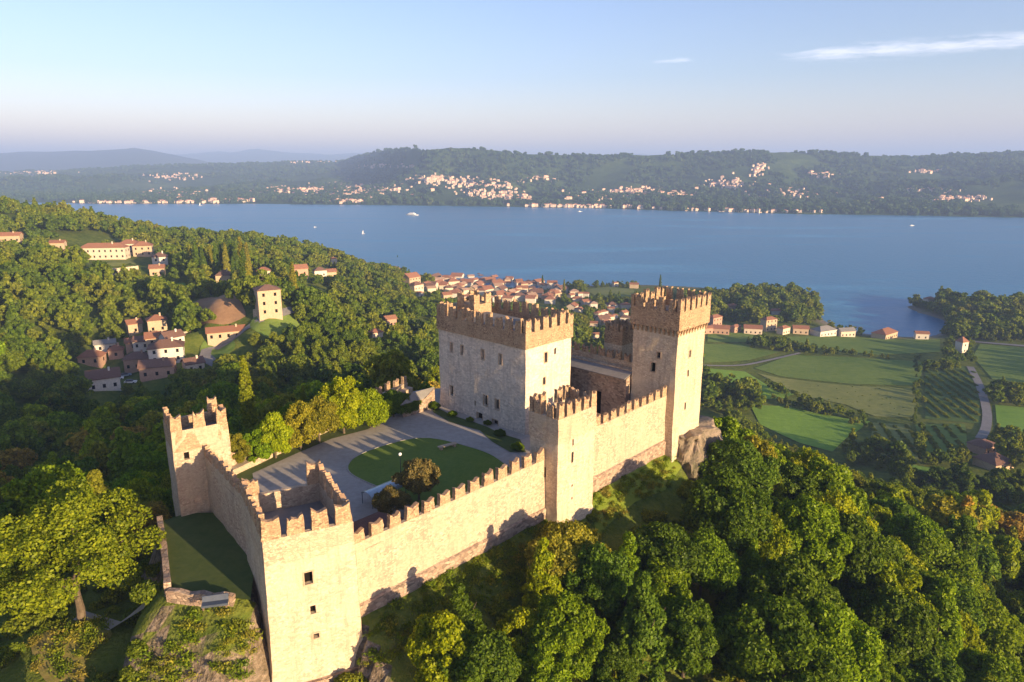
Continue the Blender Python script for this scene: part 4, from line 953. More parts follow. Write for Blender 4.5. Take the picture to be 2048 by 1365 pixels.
house(1962, 905, 44, 18, .8, 30, 'hip', 2, 'brown_tile', .25, 'upper of two farmhouses at the right edge below the road', 'farm by the road at the right edge', chim=False)
house(1985, 935, 52, 14, .9, 20, 'hip', 0, 'brown_tile', .3, 'lower sunlit farmhouse at the right edge below the road', 'farm by the road at the right edge', chim=False)

# parked cars in the village and on the road
def car(u, v, rot, c, label):
    x, y = G(u, v); root = empty('parked_car', (x, y, float(hz(x, y)) + .5), R(rot), label, 'car', 'cars parked in the village')
    mb = MB(); mb.hexa([(-2.1, -.85, .3), (2.1, -.85, .3), (2.1, .85, .3), (-2.1, .85, .3)], [(-2.1, -.85, .85), (2.1, -.8, .8), (2.1, .8, .8), (-2.1, .85, .85)]); mb.hexa([(-1.7, -.8, .85), (1.0, -.8, .85), (1.0, .8, .85), (-1.7, .8, .85)], [(-1.3, -.62, 1.42), (.4, -.62, 1.42), (.4, .62, 1.42), (-1.3, .62, 1.42)], 1); mb.build('body', [c, M['metal']], root)
    for sx in (-1.3, 1.3):
        for sy in (-.86, .86): mb = MB(); mb.tube((sx, sy - .1, .32), (sx, sy + .1, .32), .32, .32, 12); mb.build('wheel', M['metal'], root)
car(236, 762, 30, M['white'], 'white car parked left in the village yard'); car(252, 756, 40, M['glass'], 'grey car parked behind the two white cars'); car(262, 770, 10, M['white'], 'white car parked right in the village yard')

# ------------------------------------------------------------------ boats
def boat(u, v, L, label, kind='motor', rot=20):
    x, y = PZ(u, v, 0.0); root = empty('boat', (x, y, 0), R(rot), label, 'boat'); mb = MB(); n = 8; B = L * .13
    for sgn in (0, 1): pass
    top = []; bot = []
    for i in range(n + 1): t = i / n; wdt = B * (1 - (2 * t - 1) ** 4 * (1 if t > .5 else .25)); top.append((L * (t - .5), wdt)); 
    up = [(a, -b, L * .06) for a, b in top] + [(a, b, L * .06) for a, b in reversed(top)]; dn = [(a * .94, b * .7, -.3) for a, b, c in up]; mb.hexa(dn, up); mb.build('hull', M['white'], root)
    if kind == 'sail':
        mb = MB(); mb.tube((0, 0, 0), (0, 0, L * 1.2), .08, .04, 6); mb.build('mast', M['metal'], root)
        mb = MB(); mb.hexa([(-.1, 0, L * .15), (-L * .42, .25, L * .15), (-.1, 0.03, L * 1.15)], [(-.1, .04, L * .15), (-L * .42, .29, L * .15), (-.1, .07, L * 1.15)]); mb.build('sail', M['white'], root)
    else:
        mb = MB(); mb.box(-L * .3, L * .22, -B * .7, B * .7, L * .06, L * .12); mb.box(-L * .2, L * .12, -B * .5, B * .5, L * .12, L * .17); mb.build('cabin', M['white'], root)
    return root
boat(825, 431, 42, 'white ferry crossing the lake left of centre, the longest boat', 'motor', -28)
boat(727, 468, 7, 'white sailing boat off the wooded ridge with houses', 'sail'); boat(401, 412, 11, 'white sailing boat close to the far shore on the left', 'sail'); boat(1824, 452, 12, 'small white motor boat far out on the right of the lake', 'motor', 5)
boat(630, 455, 7, 'small white motor boat left of the sailing boat', 'motor'); boat(1160, 424, 14, 'motor boat close to the far shore near the middle', 'motor', 4)

# ------------------------------------------------------------------ trees
def leaf_quads(C, N, size, asp=1.3, r=None):
    r = r or rng; n = len(C); T = np.cross(N, r.normal(size=(n, 3))); T /= np.linalg.norm(T, axis=1, keepdims=True) + 1e-9; B = np.cross(N, T)
    s = size * (0.6 + 0.8 * r.random((n, 1))); T = T * s * asp * 0.5; B = B * s * 0.5
    bend = N * s * 0.12
    V_ = np.stack([C - T, C - B * 1.0 + bend, C + T, C + B * 1.0 + bend], 1).reshape(-1, 3)
    return V_, np.arange(n * 4).reshape(n, 4)
def crown_mesh(name, seed, Rr, Hh, z0, lobes, per, leaf, shape='round', mat='leaf', lob=(.26, .44)):
    r = np.random.default_rng(seed); Cs = []; Ns = []
    L = []
    for i in range(lobes):
        a = r.random() * 2 * math.pi; t = r.random() ** (0.85)
        if shape == 'cypress': zf = r.random(); rad = Rr * (0.25 + 0.75 * math.sin(math.pi * min(1, (zf * .93 + .07)) ** 0.75)) * (0.5 + .3 * r.random()); c = np.array([math.cos(a) * rad * .6, math.sin(a) * rad * .6, z0 + Hh * zf * .94]); lr = Rr * r.uniform(.38, .6) * (1.05 - .75 * zf)
        elif shape == 'cone': zf = r.random() ** 1.3; rad = Rr * (1 - zf) * r.uniform(.55, .9); c = np.array([math.cos(a) * rad, math.sin(a) * rad, z0 + Hh * zf]); lr = Rr * r.uniform(*lob) * (1.1 - .6 * zf)
        else:
            zz = r.uniform(-0.75, 1.0); rad = math.sqrt(max(0, 1 - zz * zz)) * r.uniform(.45, .98); zc = z0 + Hh * (.5 + zz * r.uniform(.30, .44))
            c = np.array([math.cos(a) * rad * Rr * (1 + .16 * math.sin(a * 2 + seed)), math.sin(a) * rad * Rr * (1 + .14 * math.cos(a * 3 + seed)), zc]); lr = Rr * r.uniform(*lob)
        L.append((c, lr))
    cen = np.array([0, 0, z0 + Hh * .42])
    for c, lr in L:
        n = int(per * (lr / (Rr * .35)) ** 2); d = r.normal(size=(n, 3)); d[:, 2] = d[:, 2] * (0.9) + 0.35; d /= np.linalg.norm(d, axis=1, keepdims=True)
        out = (c - cen) / (np.linalg.norm(c - cen) + 1e-6); d = d + out * .35; d /= np.linalg.norm(d, axis=1, keepdims=True)
        rr = lr * (0.72 + 0.38 * r.random((n, 1)) ** .7); P = c + d * rr * np.array([1, 1, .85]) * (1 + 0.18 * np.sin(d[:, :1] * 7 + c[0]) * np.sin(d[:, 1:2] * 8))
        N = d * np.array([1, 1, .55]) + r.normal(size=(n, 3)) * .70; N /= np.linalg.norm(N, axis=1, keepdims=True); Cs.append(P); Ns.append(N)
    V_, F_ = leaf_quads(np.concatenate(Cs), np.concatenate(Ns), leaf, 1.35, r)
    return np_mesh(name, V_, F_, M[mat])
def trunk_mesh(seed, H, z1, r0, Rr, lean=0.0, limbs=6):
    r = random.Random(seed); mb = MB(); pts = [Vector((0, 0, -0.6))]
    for i in range(1, 5): pts.append(Vector((r.uniform(-.25, .25) * i * .3 + lean * i * .3, r.uniform(-.25, .25) * i * .3, z1 * i / 4)))
    for i in range(4): mb.tube(pts[i], pts[i + 1], r0 * (1 - i * .15), r0 * (1 - (i + 1) * .15), 8)
    for k in range(limbs):
        a = 2 * math.pi * k / limbs + r.random(); st = pts[2].lerp(pts[4], r.random()); en = Vector((math.cos(a) * Rr * .6, math.sin(a) * Rr * .6, z1 + (H - z1) * r.uniform(.1, .6))); md = st.lerp(en, .5) + Vector((0, 0, -.2))
        mb.tube(st, md, r0 * .42, r0 * .28, 6); mb.tube(md, en, r0 * .28, r0 * .08, 6)
    mb.tube(pts[4], (pts[4].x, pts[4].y, z1 + (H - z1) * .7), r0 * .4, r0 * .1, 6)
    return mb.mesh('trunk', M['bark'])
# shapes: unit tree about 10 m high, crown radius about 4.4 m
SPEC = [('round', 4.4, 8.2, 1.9, (.14, .36)), ('round', 4.2, 9.0, 1.4, (.14, .30)), ('round', 4.9, 7.4, 1.8, (.15, .36)), ('round', 3.7, 9.6, 1.0, (.15, .36)), ('cone', 3.7, 9.4, 1.2, (.15, .32))]
LOD = []
for lod, (lobes, per, leaf) in enumerate([(72, 760, .26), (46, 200, .50), (24, 60, 1.0)]):
    LOD.append([crown_mesh('crown', 11 + i * 7 + lod, sp[1], sp[2], sp[3], lobes if sp[0] != 'cone' else lobes + 10, per, leaf, sp[0], 'leaf', sp[4]) for i, sp in enumerate(SPEC)])
CYP = [crown_mesh('crown', 90 + i, 1.35, 11.5, .3, 110, 150, .26, 'cypress') for i in range(3)]
TRUNKS = [trunk_mesh(40 + i, 10, sp[3] + 2.4, .28, sp[1]) for i, sp in enumerate(SPEC)]
CTRUNK = trunk_mesh(77, 11, 6, .16, .8, limbs=3)
PAL = {'dark green': (0.075, 0.125, 0.012), 'green': (0.125, 0.190, 0.008), 'yellow-green': (0.200, 0.245, 0.006), 'olive green': (0.190, 0.190, 0.022), 'golden-brown': (0.290, 0.205, 0.040)}
TREES = []
def tree(x, y, s, pal, shape=None, sz=1.0, kind='tree', label=None, group=None, lod=None, z=None, jitter=True):
    z = float(hz(x, y)) if z is None else z; p = proj(x, y, z); dist = p[2] if p else 999
    lod = lod if lod is not None else (0 if dist < 135 else 1 if dist < 330 else 2)
    shape = random.randrange(5) if shape is None else shape
    root = empty({'tree': 'broadleaf_tree', 'cypress': 'cypress_tree', 'bush': 'bush'}[kind], (x, y, z - 0.1), random.random() * 6.28, label or 'TBD', 'bush' if kind == 'bush' else 'tree', group)
    root.scale = (s, s, s * sz)
    if kind == 'cypress': c = link('crown', random.choice(CYP), root); t = link('trunk', CTRUNK, root)
    else:
        c = link('crown' if kind != 'bush' else 'foliage', LOD[lod][shape], root); t = link('trunk' if kind != 'bush' else 'stem', TRUNKS[shape], root)
        if kind == 'bush': c.location = (0, 0, -1.2)
    b = PAL[pal]; k = random.uniform(.85, 1.18) if jitter else 1; c.color = (b[0] * k * random.uniform(.93, 1.07), b[1] * k, b[2] * k * random.uniform(.8, 1.2), 1)
    TREES.append(dict(o=root, x=x, y=y, z=z, s=s, pal=pal, kind=kind, u=p[0] if p else 0, v=p[1] if p else 0, d=dist, lab=label)); return root
# trees placed one by one
big = tree(-45.5, 64.5, 1.72, 'yellow-green', 2, .88, label='broad golden-green tree, the largest, on the grass at the left edge', jitter=False)
for ch in big.children:
    if ch.name.startswith('crown'): ch.data = crown_mesh('crown', 301, 4.8, 8.0, 1.7, 60, 1500, .14, 'round', 'leaf', (.12, .25)); ch.color = (0.155, 0.195, 0.012, 1)
pale = tree(-42.6, 49.5, .62, 'golden-brown', 1, 1.25, label='pale dry-leaved tree cut off by the lower left corner of the photo')
for ch in pale.children: ch.color = (0.34, 0.28, 0.17, 1)
GB = 'trees along the far edge of the courtyard'
for (u, v, s, sz, pal, sh, lb) in [(478, 935, .42, 1.1, 'olive green', 1, 'first courtyard tree from the left tower, low and olive'), (520, 930, .48, 1.0, 'green', 3, 'second tree of the courtyard row, left of the bright one'), (552, 922, .56, 1.2, 'yellow-green', 3, 'bright tree in the courtyard row, third from the left'), (603, 905, .60, 1.2, 'olive green', 1, 'olive tree with bare lower trunk in the middle of the courtyard row'),
                                   (640, 890, .60, 1.2, 'olive green', 0, 'leafy olive-green tree left of the tallest courtyard tree'), (690, 872, .68, 1.3, 'yellow-green', 1, 'tallest bright tree of the courtyard row'), (742, 858, .58, 1.1, 'yellow-green', 2, 'round bright tree at the right end of the courtyard row'),
                                   (790, 838, .42, 1.1, 'dark green', 0, 'dark tree between the courtyard row and the shed'), (815, 830, .40, .9, 'dark green', 2, 'small dark tree beside the shed left of the keep'), (590, 880, .5, 1.1, 'green', 0, 'green tree standing behind the courtyard row')]:
    x, y = PZ(u, v, 95); tree(x - .3, y + .8, s * 1.12, pal, sh, sz, label=lb, group=GB, z=95)
    for ch in TREES[-1]['o'].children:
        if ch.name.startswith('crown'): ch.location = (0, 0, -1.3)
for u, v, s, lb, pal in [(838, 1003, .56, 'larger silvery olive bush behind the front wall, beside the canopy', 'olive green'), (782, 1035, .38, 'smaller silvery olive bush left of the larger one behind the front wall', 'olive green')]:
    x, y = PZ(u, v, 95); b_ = tree(x, y, s, pal, 0 if s > .4 else 2, 1.0, 'bush', lb, 'bushes behind the front wall', z=95.6)
    for ch in b_.children: ch.color = (0.17, 0.14, 0.06, 1) if 'foliage' in ch.name else ch.color
for u, v, s, lb, pal in [(975, 850, .13, 'small round shrub left of the lower doorway of the keep', 'dark green'), (1000, 872, .17, 'dark shrub against the foot of the keep near its corner', 'dark green'), (1035, 900, .18, 'spreading shrub at the near corner of the keep', 'green'), (905, 833, .15, 'shrub under the left window of the keep', 'green'), (868, 818, .2, 'dark bush at the left foot of the keep', 'dark green'), (940, 843, .12, 'low shrub between the keep doorways', 'green')]:
    x, y = PZ(u, v, 95); tree(x, y, s, pal, 2, .8, 'bush', lb, 'shrubs at the foot of the keep', z=95)
for k, (a, b, zz_, s_) in enumerate([(9.5, -3, 86.5, .30), (10.5, 1, 83.5, .34), (9, 5, 86, .28), (5, -9, 84, .34), (8, -7, 83, .30), (0, -10.2, 82.5, .36), (3, -7.6, 88.2, .2), (7.5, 3, 90, .2), (-4, -9.5, 84, .3)]):
    q_ = rc + DV * a - NV * b; b_ = tree(q_.x, q_.y, s_, ['green', 'olive green', 'yellow-green'][k % 3], k % 3, 1.0, 'bush', 'scrubby bush clinging to the cliff under the tall tower, ' + ['top right', 'right side', 'far right', 'left foot', 'lower middle', 'lower left', 'upper middle', 'topmost', 'leftmost'][k], 'bushes on the cliff under the tall tower', z=zz_)
cyp = [(498, 845, 1.02, 1.0, 'tall slender cypress left of the courtyard row, lit yellow-green'), (608, 815, .55, .9, 'short cypress between the two taller courtyard trees')]
for u, v, s, sz, lb in cyp:
    x, y, z = PY(u, v, 105 if u < 550 else 108); tree(x, y, s, 'yellow-green', 0, sz, 'cypress', lb, z=float(min(z, 95)))
    for ch in TREES[-1]['o'].children: ch.color = (0.16, 0.19, 0.012, 1)
CY = 'cypresses of the avenue on the left hill'
for k, (u, v, s) in enumerate([(385, 555, 1.3), (397, 560, 1.5), (410, 563, 1.4), (425, 552, 1.3), (436, 560, 1.5), (446, 556, 1.5), (456, 560, 1.5), (466, 556, 1.6), (476, 560, 1.5), (486, 556, 1.7), (455, 545, 1.4), (470, 545, 1.4), (498, 558, 1.5), (493, 580, 1.6), (492, 598, 1.5), (500, 600, 1.2), (470, 575, 1.2), (1085, 575, 1.0), (1128, 590, 1.1), (795, 515, 1.2), (780, 510, 1.0), (590, 610, 1.4), (598, 612, 1.3), (1320, 575, 1.0)]):
    x, y = G(u, v); tree(x, y, s * 1.3, 'olive green' if k % 3 == 0 else 'dark green', 0, 1.0, 'cypress', None, CY if k < 17 else 'lone cypresses beyond the castle')
# scattered woods ------------------------------------------------------
HX = np.array([(a, b, c) for a, b, c in HOUSES])
ALLROAD = [r for r in ROADS]
GRASS_SLOPE = PGr([(1178, 1000), (1270, 945), (1345, 893), (1375, 925), (1330, 985), (1270, 1010), (1215, 1060), (1195, 1085)])
sheet('grass_slope', GRASS_SLOPE, noisy('slope_grass', (0.080, 0.130, 0.012), (0.15, 0.19, 0.02), 0.5, 0.95, 0.9, 0.15, (0.20, 0.14, 0.06)), 1.3, 0.12)
FRONT_STRIP = [tuple(W1a + NV * 0 - DV * 2), tuple(W1a + NV * 4.5 - DV * 2), tuple(W1a + NV * 5.5 + DV * 16), tuple(W1b + NV * 3.5), tuple(W1b)]
CLEARX = CLEAR + [GRASS_SLOPE, FRONT_STRIP, PGr([(200, 1215), (300, 1195), (330, 1240), (235, 1255)]), PGr([(300, 1255), (480, 1235), (495, 1365), (300, 1365)]), PGr([(180, 690), (420, 660), (430, 760), (230, 790), (150, 775)]),
                  PGr([(120, 500), (320, 500), (330, 560), (190, 560), (150, 530)])]
# highest row a canopy may reach, read off the picture's tree line: (column, row)
TOPL = [(495, 1420), (500, 1400), (705, 1400), (715, 1255), (800, 1230), (880, 1150), (960, 1110), (1010, 1055), (1045, 1030), (1090, 1010), (1150, 1030), (1180, 1085), (1215, 1078), (1240, 1050), (1330, 1030), (1400, 1040), (1450, 1010), (1452, 822), (1480, 828), (1560, 885), (1640, 915), (1760, 960), (1850, 975), (2048, 1020), (2200, 1000)]
EXPECT = {'n': 0}
def excluded(x, y, r=3.0):
    m = np.zeros(x.shape, bool)
    for pl in FPOLY + CLEARX:
        m |= in_poly(x, y, pl)
    for pl in CLEARX: m |= d_poly(x, y, pl) < 1.0
    m |= d_poly(x, y, GRASS_SLOPE) < 3.0
    if len(HX):
        for a, b, c in HX:
            L_ = math.hypot(a, b)
            for k in (0, 6, 12, 18): m |= (x - a + a / L_ * k) ** 2 + (y - b + b / L_ * k) ** 2 < (c + r - k * .12) ** 2
    for L in ALLROAD: m |= d_poly(x, y, L, False) < 4.0
    m |= in_poly(x, y, CASTLE) | (d_poly(x, y, CASTLE) < 4.2) | in_poly(x, y, TERR) | (d_poly(x, y, TERR) < 2.5)
    m |= hz(x, y) < 1.6
    return m
def jitter_pts(x0, x1, y0, y1, cell, seed):
    r = np.random.default_rng(seed); X, Y = np.meshgrid(np.arange(x0, x1, cell), np.arange(y0, y1, cell * .87), indexing='ij')
    X = X + (np.arange(X.shape[1]) % 2)[None, :] * cell / 2
    return (X + (r.random(X.shape) - .5) * cell * .7).ravel(), (Y + (r.random(X.shape) - .5) * cell * .7).ravel()
cand = []
# near woods (round the castle hill)
x, y = jitter_pts(-150, 230, 40, 330, 6.3, 1); ok = ~excluded(x, y) & (np.hypot(x + 45.5, y - 64.5) > 9.5) & (hz(x, y) > 15.5); cand.append((x[ok], y[ok], 1.0))
x, y = jitter_pts(-640, 230, 330, 960, 7.6, 2); ok = ~excluded(x, y) & (hz(x, y) > 13) & (fbm(x / 40, y / 40, 3) < .61); cand.append((x[ok], y[ok], 1.0))
x, y = jitter_pts(-640, -150, 40, 330, 7.6, 4); ok = ~excluded(x, y) & (fbm(x / 34, y / 34, 3) < .62); cand.append((x[ok], y[ok], 1.0))
# groves and hedges on the plain
groves = [([(1412, 642), (1400, 605), (1480, 592), (1560, 592), (1640, 610), (1654, 640), (1600, 652), (1575, 648), (1500, 655), (1450, 640)], 6.0, 1.15), ([(1812, 614), (1830, 606), (1880, 604), (1950, 612), (2070, 615), (2070, 688), (1900, 680), (1886, 672), (1888, 655), (1860, 625)], 6.0, 1.1),
          ([(1130, 582), (1160, 575), (1172, 590), (1140, 600)], 6, .9), ([(1270, 600), (1410, 600), (1410, 625), (1280, 640)], 7, 1.0), ([(1115, 600), (1290, 600), (1290, 690), (1140, 690)], 8.0, .75), ([(860, 560), (1130, 575), (1120, 610), (860, 600)], 13, .42),
          ([(1155, 570), (1280, 570), (1280, 578), (1155, 576)], 7, .5), ([(1960, 780), (2070, 785), (2070, 820), (1990, 815)], 6.0, .75), ([(1840, 860), (1850, 925), (1835, 920), (1825, 855)], 4.5, .5), ([(1490, 686), (1560, 690), (1640, 702), (1635, 712), (1560, 706), (1490, 698)], 6, .75),
          ([(1640, 700), (1780, 715), (1780, 722), (1640, 710)], 7, .5), ([(1880, 690), (1900, 690), (1915, 740), (1890, 735)], 6, .7), ([(1940, 690), (1955, 735), (1940, 738), (1925, 700)], 6, .6), ([(1850, 735), (1950, 738), (1950, 744), (1850, 742)], 5, .6),
          ([(1540, 800), (1620, 815), (1740, 835), (1740, 848), (1620, 832), (1540, 810)], 6.0, .55), ([(1408, 770), (1500, 790), (1520, 812), (1500, 830), (1410, 830)], 5.5, .8), ([(1700, 900), (1830, 935), (1830, 955), (1690, 930)], 5.5, .8), ([(1990, 865), (2070, 885), (2070, 960), (2010, 950), (1990, 900)], 6.0, .8),
          ([(1840, 925), (1930, 900), (1930, 945), (1880, 945)], 6.0, .6), ([(1780, 955), (1990, 980), (2070, 975), (2070, 1020), (1800, 985)], 5.5, .75), ([(1830, 715), (1842, 715), (1836, 850), (1826, 850)], 4.5, .35), ([(1690, 845), (1750, 855), (1740, 860), (1690, 852)], 5, .4), ([(1655, 655), (1765, 662), (1765, 672), (1655, 670)], 8, .6), ([(1408, 730), (1500, 728), (1600, 706), (1600, 712), (1500, 736), (1408, 737)], 9, .35), ([(1540, 775), (1600, 792), (1592, 800), (1530, 782)], 6, .5)]
for k, (px, cell, s) in enumerate(groves):
    pl = PGr(px); xs = [p[0] for p in pl]; ys = [p[1] for p in pl]
    x, y = jitter_pts(min(xs), max(xs), min(ys), max(ys), cell, 20 + k)
    ok = in_poly(x, y, pl) & (hz(x, y) > .6)
    for a, b, c in HX: ok &= (x - a) ** 2 + (y - b) ** 2 > (c + 2) ** 2
    for L in ALLROAD: ok &= d_poly(x, y, L, False) > 4.5
    cand.append((x[ok], y[ok], s))
x, y = jitter_pts(330, 1100, 60, 700, 9, 56); ok = ~excluded(x, y) & (x > y * .72 + 25) & (fbm(x / 60, y / 60, 3) > .54); cand.append((x[ok], y[ok], .75))
x, y = jitter_pts(150, 560, 300, 640, 27, 55); ok = ~excluded(x, y) & (rng.random(x.shape) < .40) & (hz(x, y) < 18); cand.append((x[ok], y[ok], .45))
def los(x, y, z):
    """is the crown seen past the land and the castle?"""
    n = 60; t = np.linspace(0.1, 0.97, n); X = x * t; Y = y * t; Zl = CAMZ + (z - CAMZ) * t
    if np.any(hz(X, Y) > Zl + 0.2): return False
    for poly, top in BLOCK:
        if np.any(in_poly(X, Y, poly) & (Zl < top)): return False
    return True
BLOCK = [([tuple(p) for p in K], 110), ([tuple(FL), tuple(FR), tuple(FBR), tuple(FBL)], 101), ([tuple(RC), tuple(RC + DV * 8), tuple(RC + DV * 8 - NV * 7), tuple(RC - NV * 7)], 113), ([tuple(MC), tuple(MC + DV * 7), tuple(MC + DV * 7 - NV * 4), tuple(MC - NV * 4)], 104)]
HZ = hz(HX[:, 0], HX[:, 1]); RNG = random.Random(99); pool = []
for xs, ys, s0 in cand:
    zs = hz(xs, ys)
    for x, y, z in zip(xs, ys, zs):
        s = s0 * (.5 + .75 * RNG.random() ** 1.6 + .28 * (fbm(np.array(x / 35.), np.array(y / 35.), 2) - .2)); x, y, z = float(x), float(y), float(z)
        if x < 14 and y < 62 and (proj(x, y, z + 8) or (0, 9999))[1] > 1365: continue
        pb = proj(x, y, z)
        if pb and ((-60 < pb[0] < 500 and pb[1] > 1225) or (-300 < pb[0] < 330 and pb[1] > 1120)) and math.hypot(x, y) < 100: continue
        front = (x - W1a.x) * NV.x + (y - W1a.y) * NV.y > 0 or x > 30
        if 40 < y < 150 and x < -30 and z > 88 and x > -60 and y < 72: continue
        if s0 == 1.0 and y < 330:
            if x < 0 and math.hypot(x + 30, y - 56) < 12: continue
            if front and 0 < (x - W1a.x) * NV.x + (y - W1a.y) * NV.y < 16 and (x - W1a.x) * DV.x + (y - W1a.y) * DV.y < 16: s *= .72
            if front:
                for _ in range(7):
                    p = proj(x, y, z + 11.0 * s)
                    if p is None or p[0] < 480 or p[1] >= np.interp(p[0], *zip(*TOPL)) - RNG.uniform(-3, 12): break
                    s *= .86
                if s < .22: continue
                if p and p[0] > 480 and p[1] < np.interp(p[0], *zip(*TOPL)) - 12: continue
            elif -60 < x < 10 and y < 135:
                # trees round the shaded back of the castle keep below its walls
                while z + 10 * s > 99 and s > .3: s *= .85
        if len(HX) and y > 150:
            L_ = math.hypot(x, y); ux, uy = x / L_, y / L_; ax = (HX[:, 0] - x) * ux + (HX[:, 1] - y) * uy; lat = np.abs((HX[:, 0] - x) * uy - (HX[:, 1] - y) * ux)
            m_ = (ax > 0) & (ax < 75) & (lat < HX[:, 2] + 3.2 * s)
            if m_.any():
                hzv = HZ[m_] + 1.6; lim = (CAMZ + (hzv - CAMZ) * L_ / (L_ + ax[m_])).min() - z
                s = min(s, lim / 10.5)
                if s < .16: continue
        w = fbm(np.array(x / 60.), np.array(y / 60.), 3) * 1.0 + RNG.uniform(-.33, .33)
        pal = 'dark green' if w < .25 else 'green' if w < .42 else 'yellow-green' if w < .64 else 'olive green' if w < .78 else 'golden-brown'
        if y > 330 and x > 100 and pal in ('yellow-green', 'golden-brown'): pal = 'olive green'
        p = proj(x, y, z + 6 * s); infr = p is not None and -30 < p[0] < 2078 and -60 < p[1] < 1400
        pool.append((s / p[2] if infr else 0, x, y, z, s, pal, RNG.randrange(5), RNG.uniform(.85, 1.2), infr))
vis = sorted([q for q in pool if q[8]], key=lambda q: -q[0]); chosen = []; rest = [q for q in pool if not q[8]]
NBIG = 300 - sum(1 for t in TREES if t['kind'] == 'tree')
for q in vis:
    if len(chosen) < NBIG and los(q[1], q[2], q[3] + 8.5 * q[4]): chosen.append(q)
    else: rest.append(q)
for q in chosen: tree(q[1], q[2], q[4], q[5], q[6], q[7])
# everything else in the woods: one object that repeats the crowns on its points
def instancer(name, pts, meshes, mat, label):
    me = bpy.data.meshes.new(name); me.vertices.add(len(pts)); me.vertices.foreach_set('co', np.array([p[:3] for p in pts], dtype=np.float32).ravel())
    for nm, tp, vals in (('sc', 'FLOAT', [p[3] for p in pts]), ('rz', 'FLOAT', [p[4] for p in pts])):
        a = me.attributes.new(nm, tp, 'POINT'); a.data.foreach_set('value', np.array(vals, dtype=np.float32))
    a = me.attributes.new('ix', 'INT', 'POINT'); a.data.foreach_set('value', np.array([p[5] for p in pts], dtype=np.int32))
    o = link(name, me); ng = bpy.data.node_groups.new(name, 'GeometryNodeTree'); ng.interface.new_socket('Geometry', in_out='INPUT', socket_type='NodeSocketGeometry'); ng.interface.new_socket('Geometry', in_out='OUTPUT', socket_type='NodeSocketGeometry')
    g = NT(ng); gi = g.n.new('NodeGroupInput'); go = g.n.new('NodeGroupOutput'); jn = g.n.new('GeometryNodeJoinGeometry')
    sca = g.add('GeometryNodeInputNamedAttribute', {0: 'sc'}, data_type='FLOAT').outputs[0]; rza = g.add('GeometryNodeInputNamedAttribute', {0: 'rz'}, data_type='FLOAT').outputs[0]; ixa = g.add('GeometryNodeInputNamedAttribute', {0: 'ix'}, data_type='INT').outputs[0]
    rot = g.add('ShaderNodeCombineXYZ', {2: rza}).outputs[0]
    for k, m in enumerate(meshes):
        src = bpy.data.objects.new(name + '_source', m)
        oi = g.n.new('GeometryNodeObjectInfo'); oi.inputs['Object'].default_value = src
        cmp_ = g.n.new('FunctionNodeCompare'); cmp_.data_type = 'INT'; cmp_.operation = 'EQUAL'; g.l.new(ixa, cmp_.inputs[2]); cmp_.inputs[3].default_value = k
        ip = g.n.new('GeometryNodeInstanceOnPoints'); g.l.new(gi.outputs[0], ip.inputs['Points']); g.l.new(cmp_.outputs[0], ip.inputs['Selection']); g.l.new(oi.outputs['Geometry'], ip.inputs['Instance']); g.l.new(rot, ip.inputs['Rotation']); g.l.new(sca, ip.inputs['Scale'])
        g.l.new(ip.outputs[0], jn.inputs[0])
    g.l.new(jn.outputs[0], go.inputs[0]); md = o.modifiers.new('spread', 'NODES'); md.node_group = ng
    return tag(o, label, None, None, 'stuff')
def remat(m, mat): m = m.copy(); m.materials.clear(); m.materials.append(M[mat]); return m
LW = [remat(m, 'leaf_wood') for m in LOD[1] + LOD[2]]
pts = [(q[1], q[2], q[3] - .2, q[4], RNG.uniform(0, 6.28), q[6] + (0 if math.hypot(q[1], q[2]) < 300 else 5)) for q in rest if math.hypot(q[1], q[2]) > 60]
instancer('woodland', pts, LW, 'leaf_wood', 'wooded hillsides and groves beyond the castle')
# undergrowth on the hill and grass tufts beside the walls
UB = [crown_mesh('undergrowth', 700 + i, 1.3, 1.3, -.2, 12, 110, .20, 'round', 'leaf_wood', (.35, .6)) for i in range(3)]
x, y = jitter_pts(-75, 150, 42, 190, 2.1, 8); ok = ~in_poly(x, y, CASTLE) & ~in_poly(x, y, TERR) & (d_poly(x, y, TERR) > .9) & (d_poly(x, y, CASTLE) > .9) & ~in_poly(x, y, CLEAR[0]); ok &= (d_poly(x, y, CLEAR[0]) > 1.2) & ((x > -18) | (y > 64) | (rng.random(x.shape) < .3)); ok &= rng.random(x.shape) < np.where(in_poly(x, y, GRASS_SLOPE) | in_poly(x, y, FRONT_STRIP), .8, .45)
big_ok = ~(in_poly(x, y, GRASS_SLOPE) | in_poly(x, y, FRONT_STRIP))
pts = [(a, b, c - .1, (RNG.uniform(.4, 1.15) if k else RNG.uniform(.18, .5)), RNG.uniform(0, 6.28), RNG.randrange(3)) for a, b, c, k in zip(x[ok].tolist(), y[ok].tolist(), hz(x[ok], y[ok]).tolist(), big_ok[ok].tolist())]
M['leaf_under'] = leaf_mat('leaves_under', False, [(0.0, (0.06, 0.10, 0.012)), (0.4, (0.12, 0.16, 0.016)), (0.7, (0.17, 0.19, 0.020)), (1.0, (0.26, 0.18, 0.06))])
instancer('undergrowth', pts, [remat(m, 'leaf_under') for m in UB], 'leaf_under', 'low bushes and weeds on the castle hill')

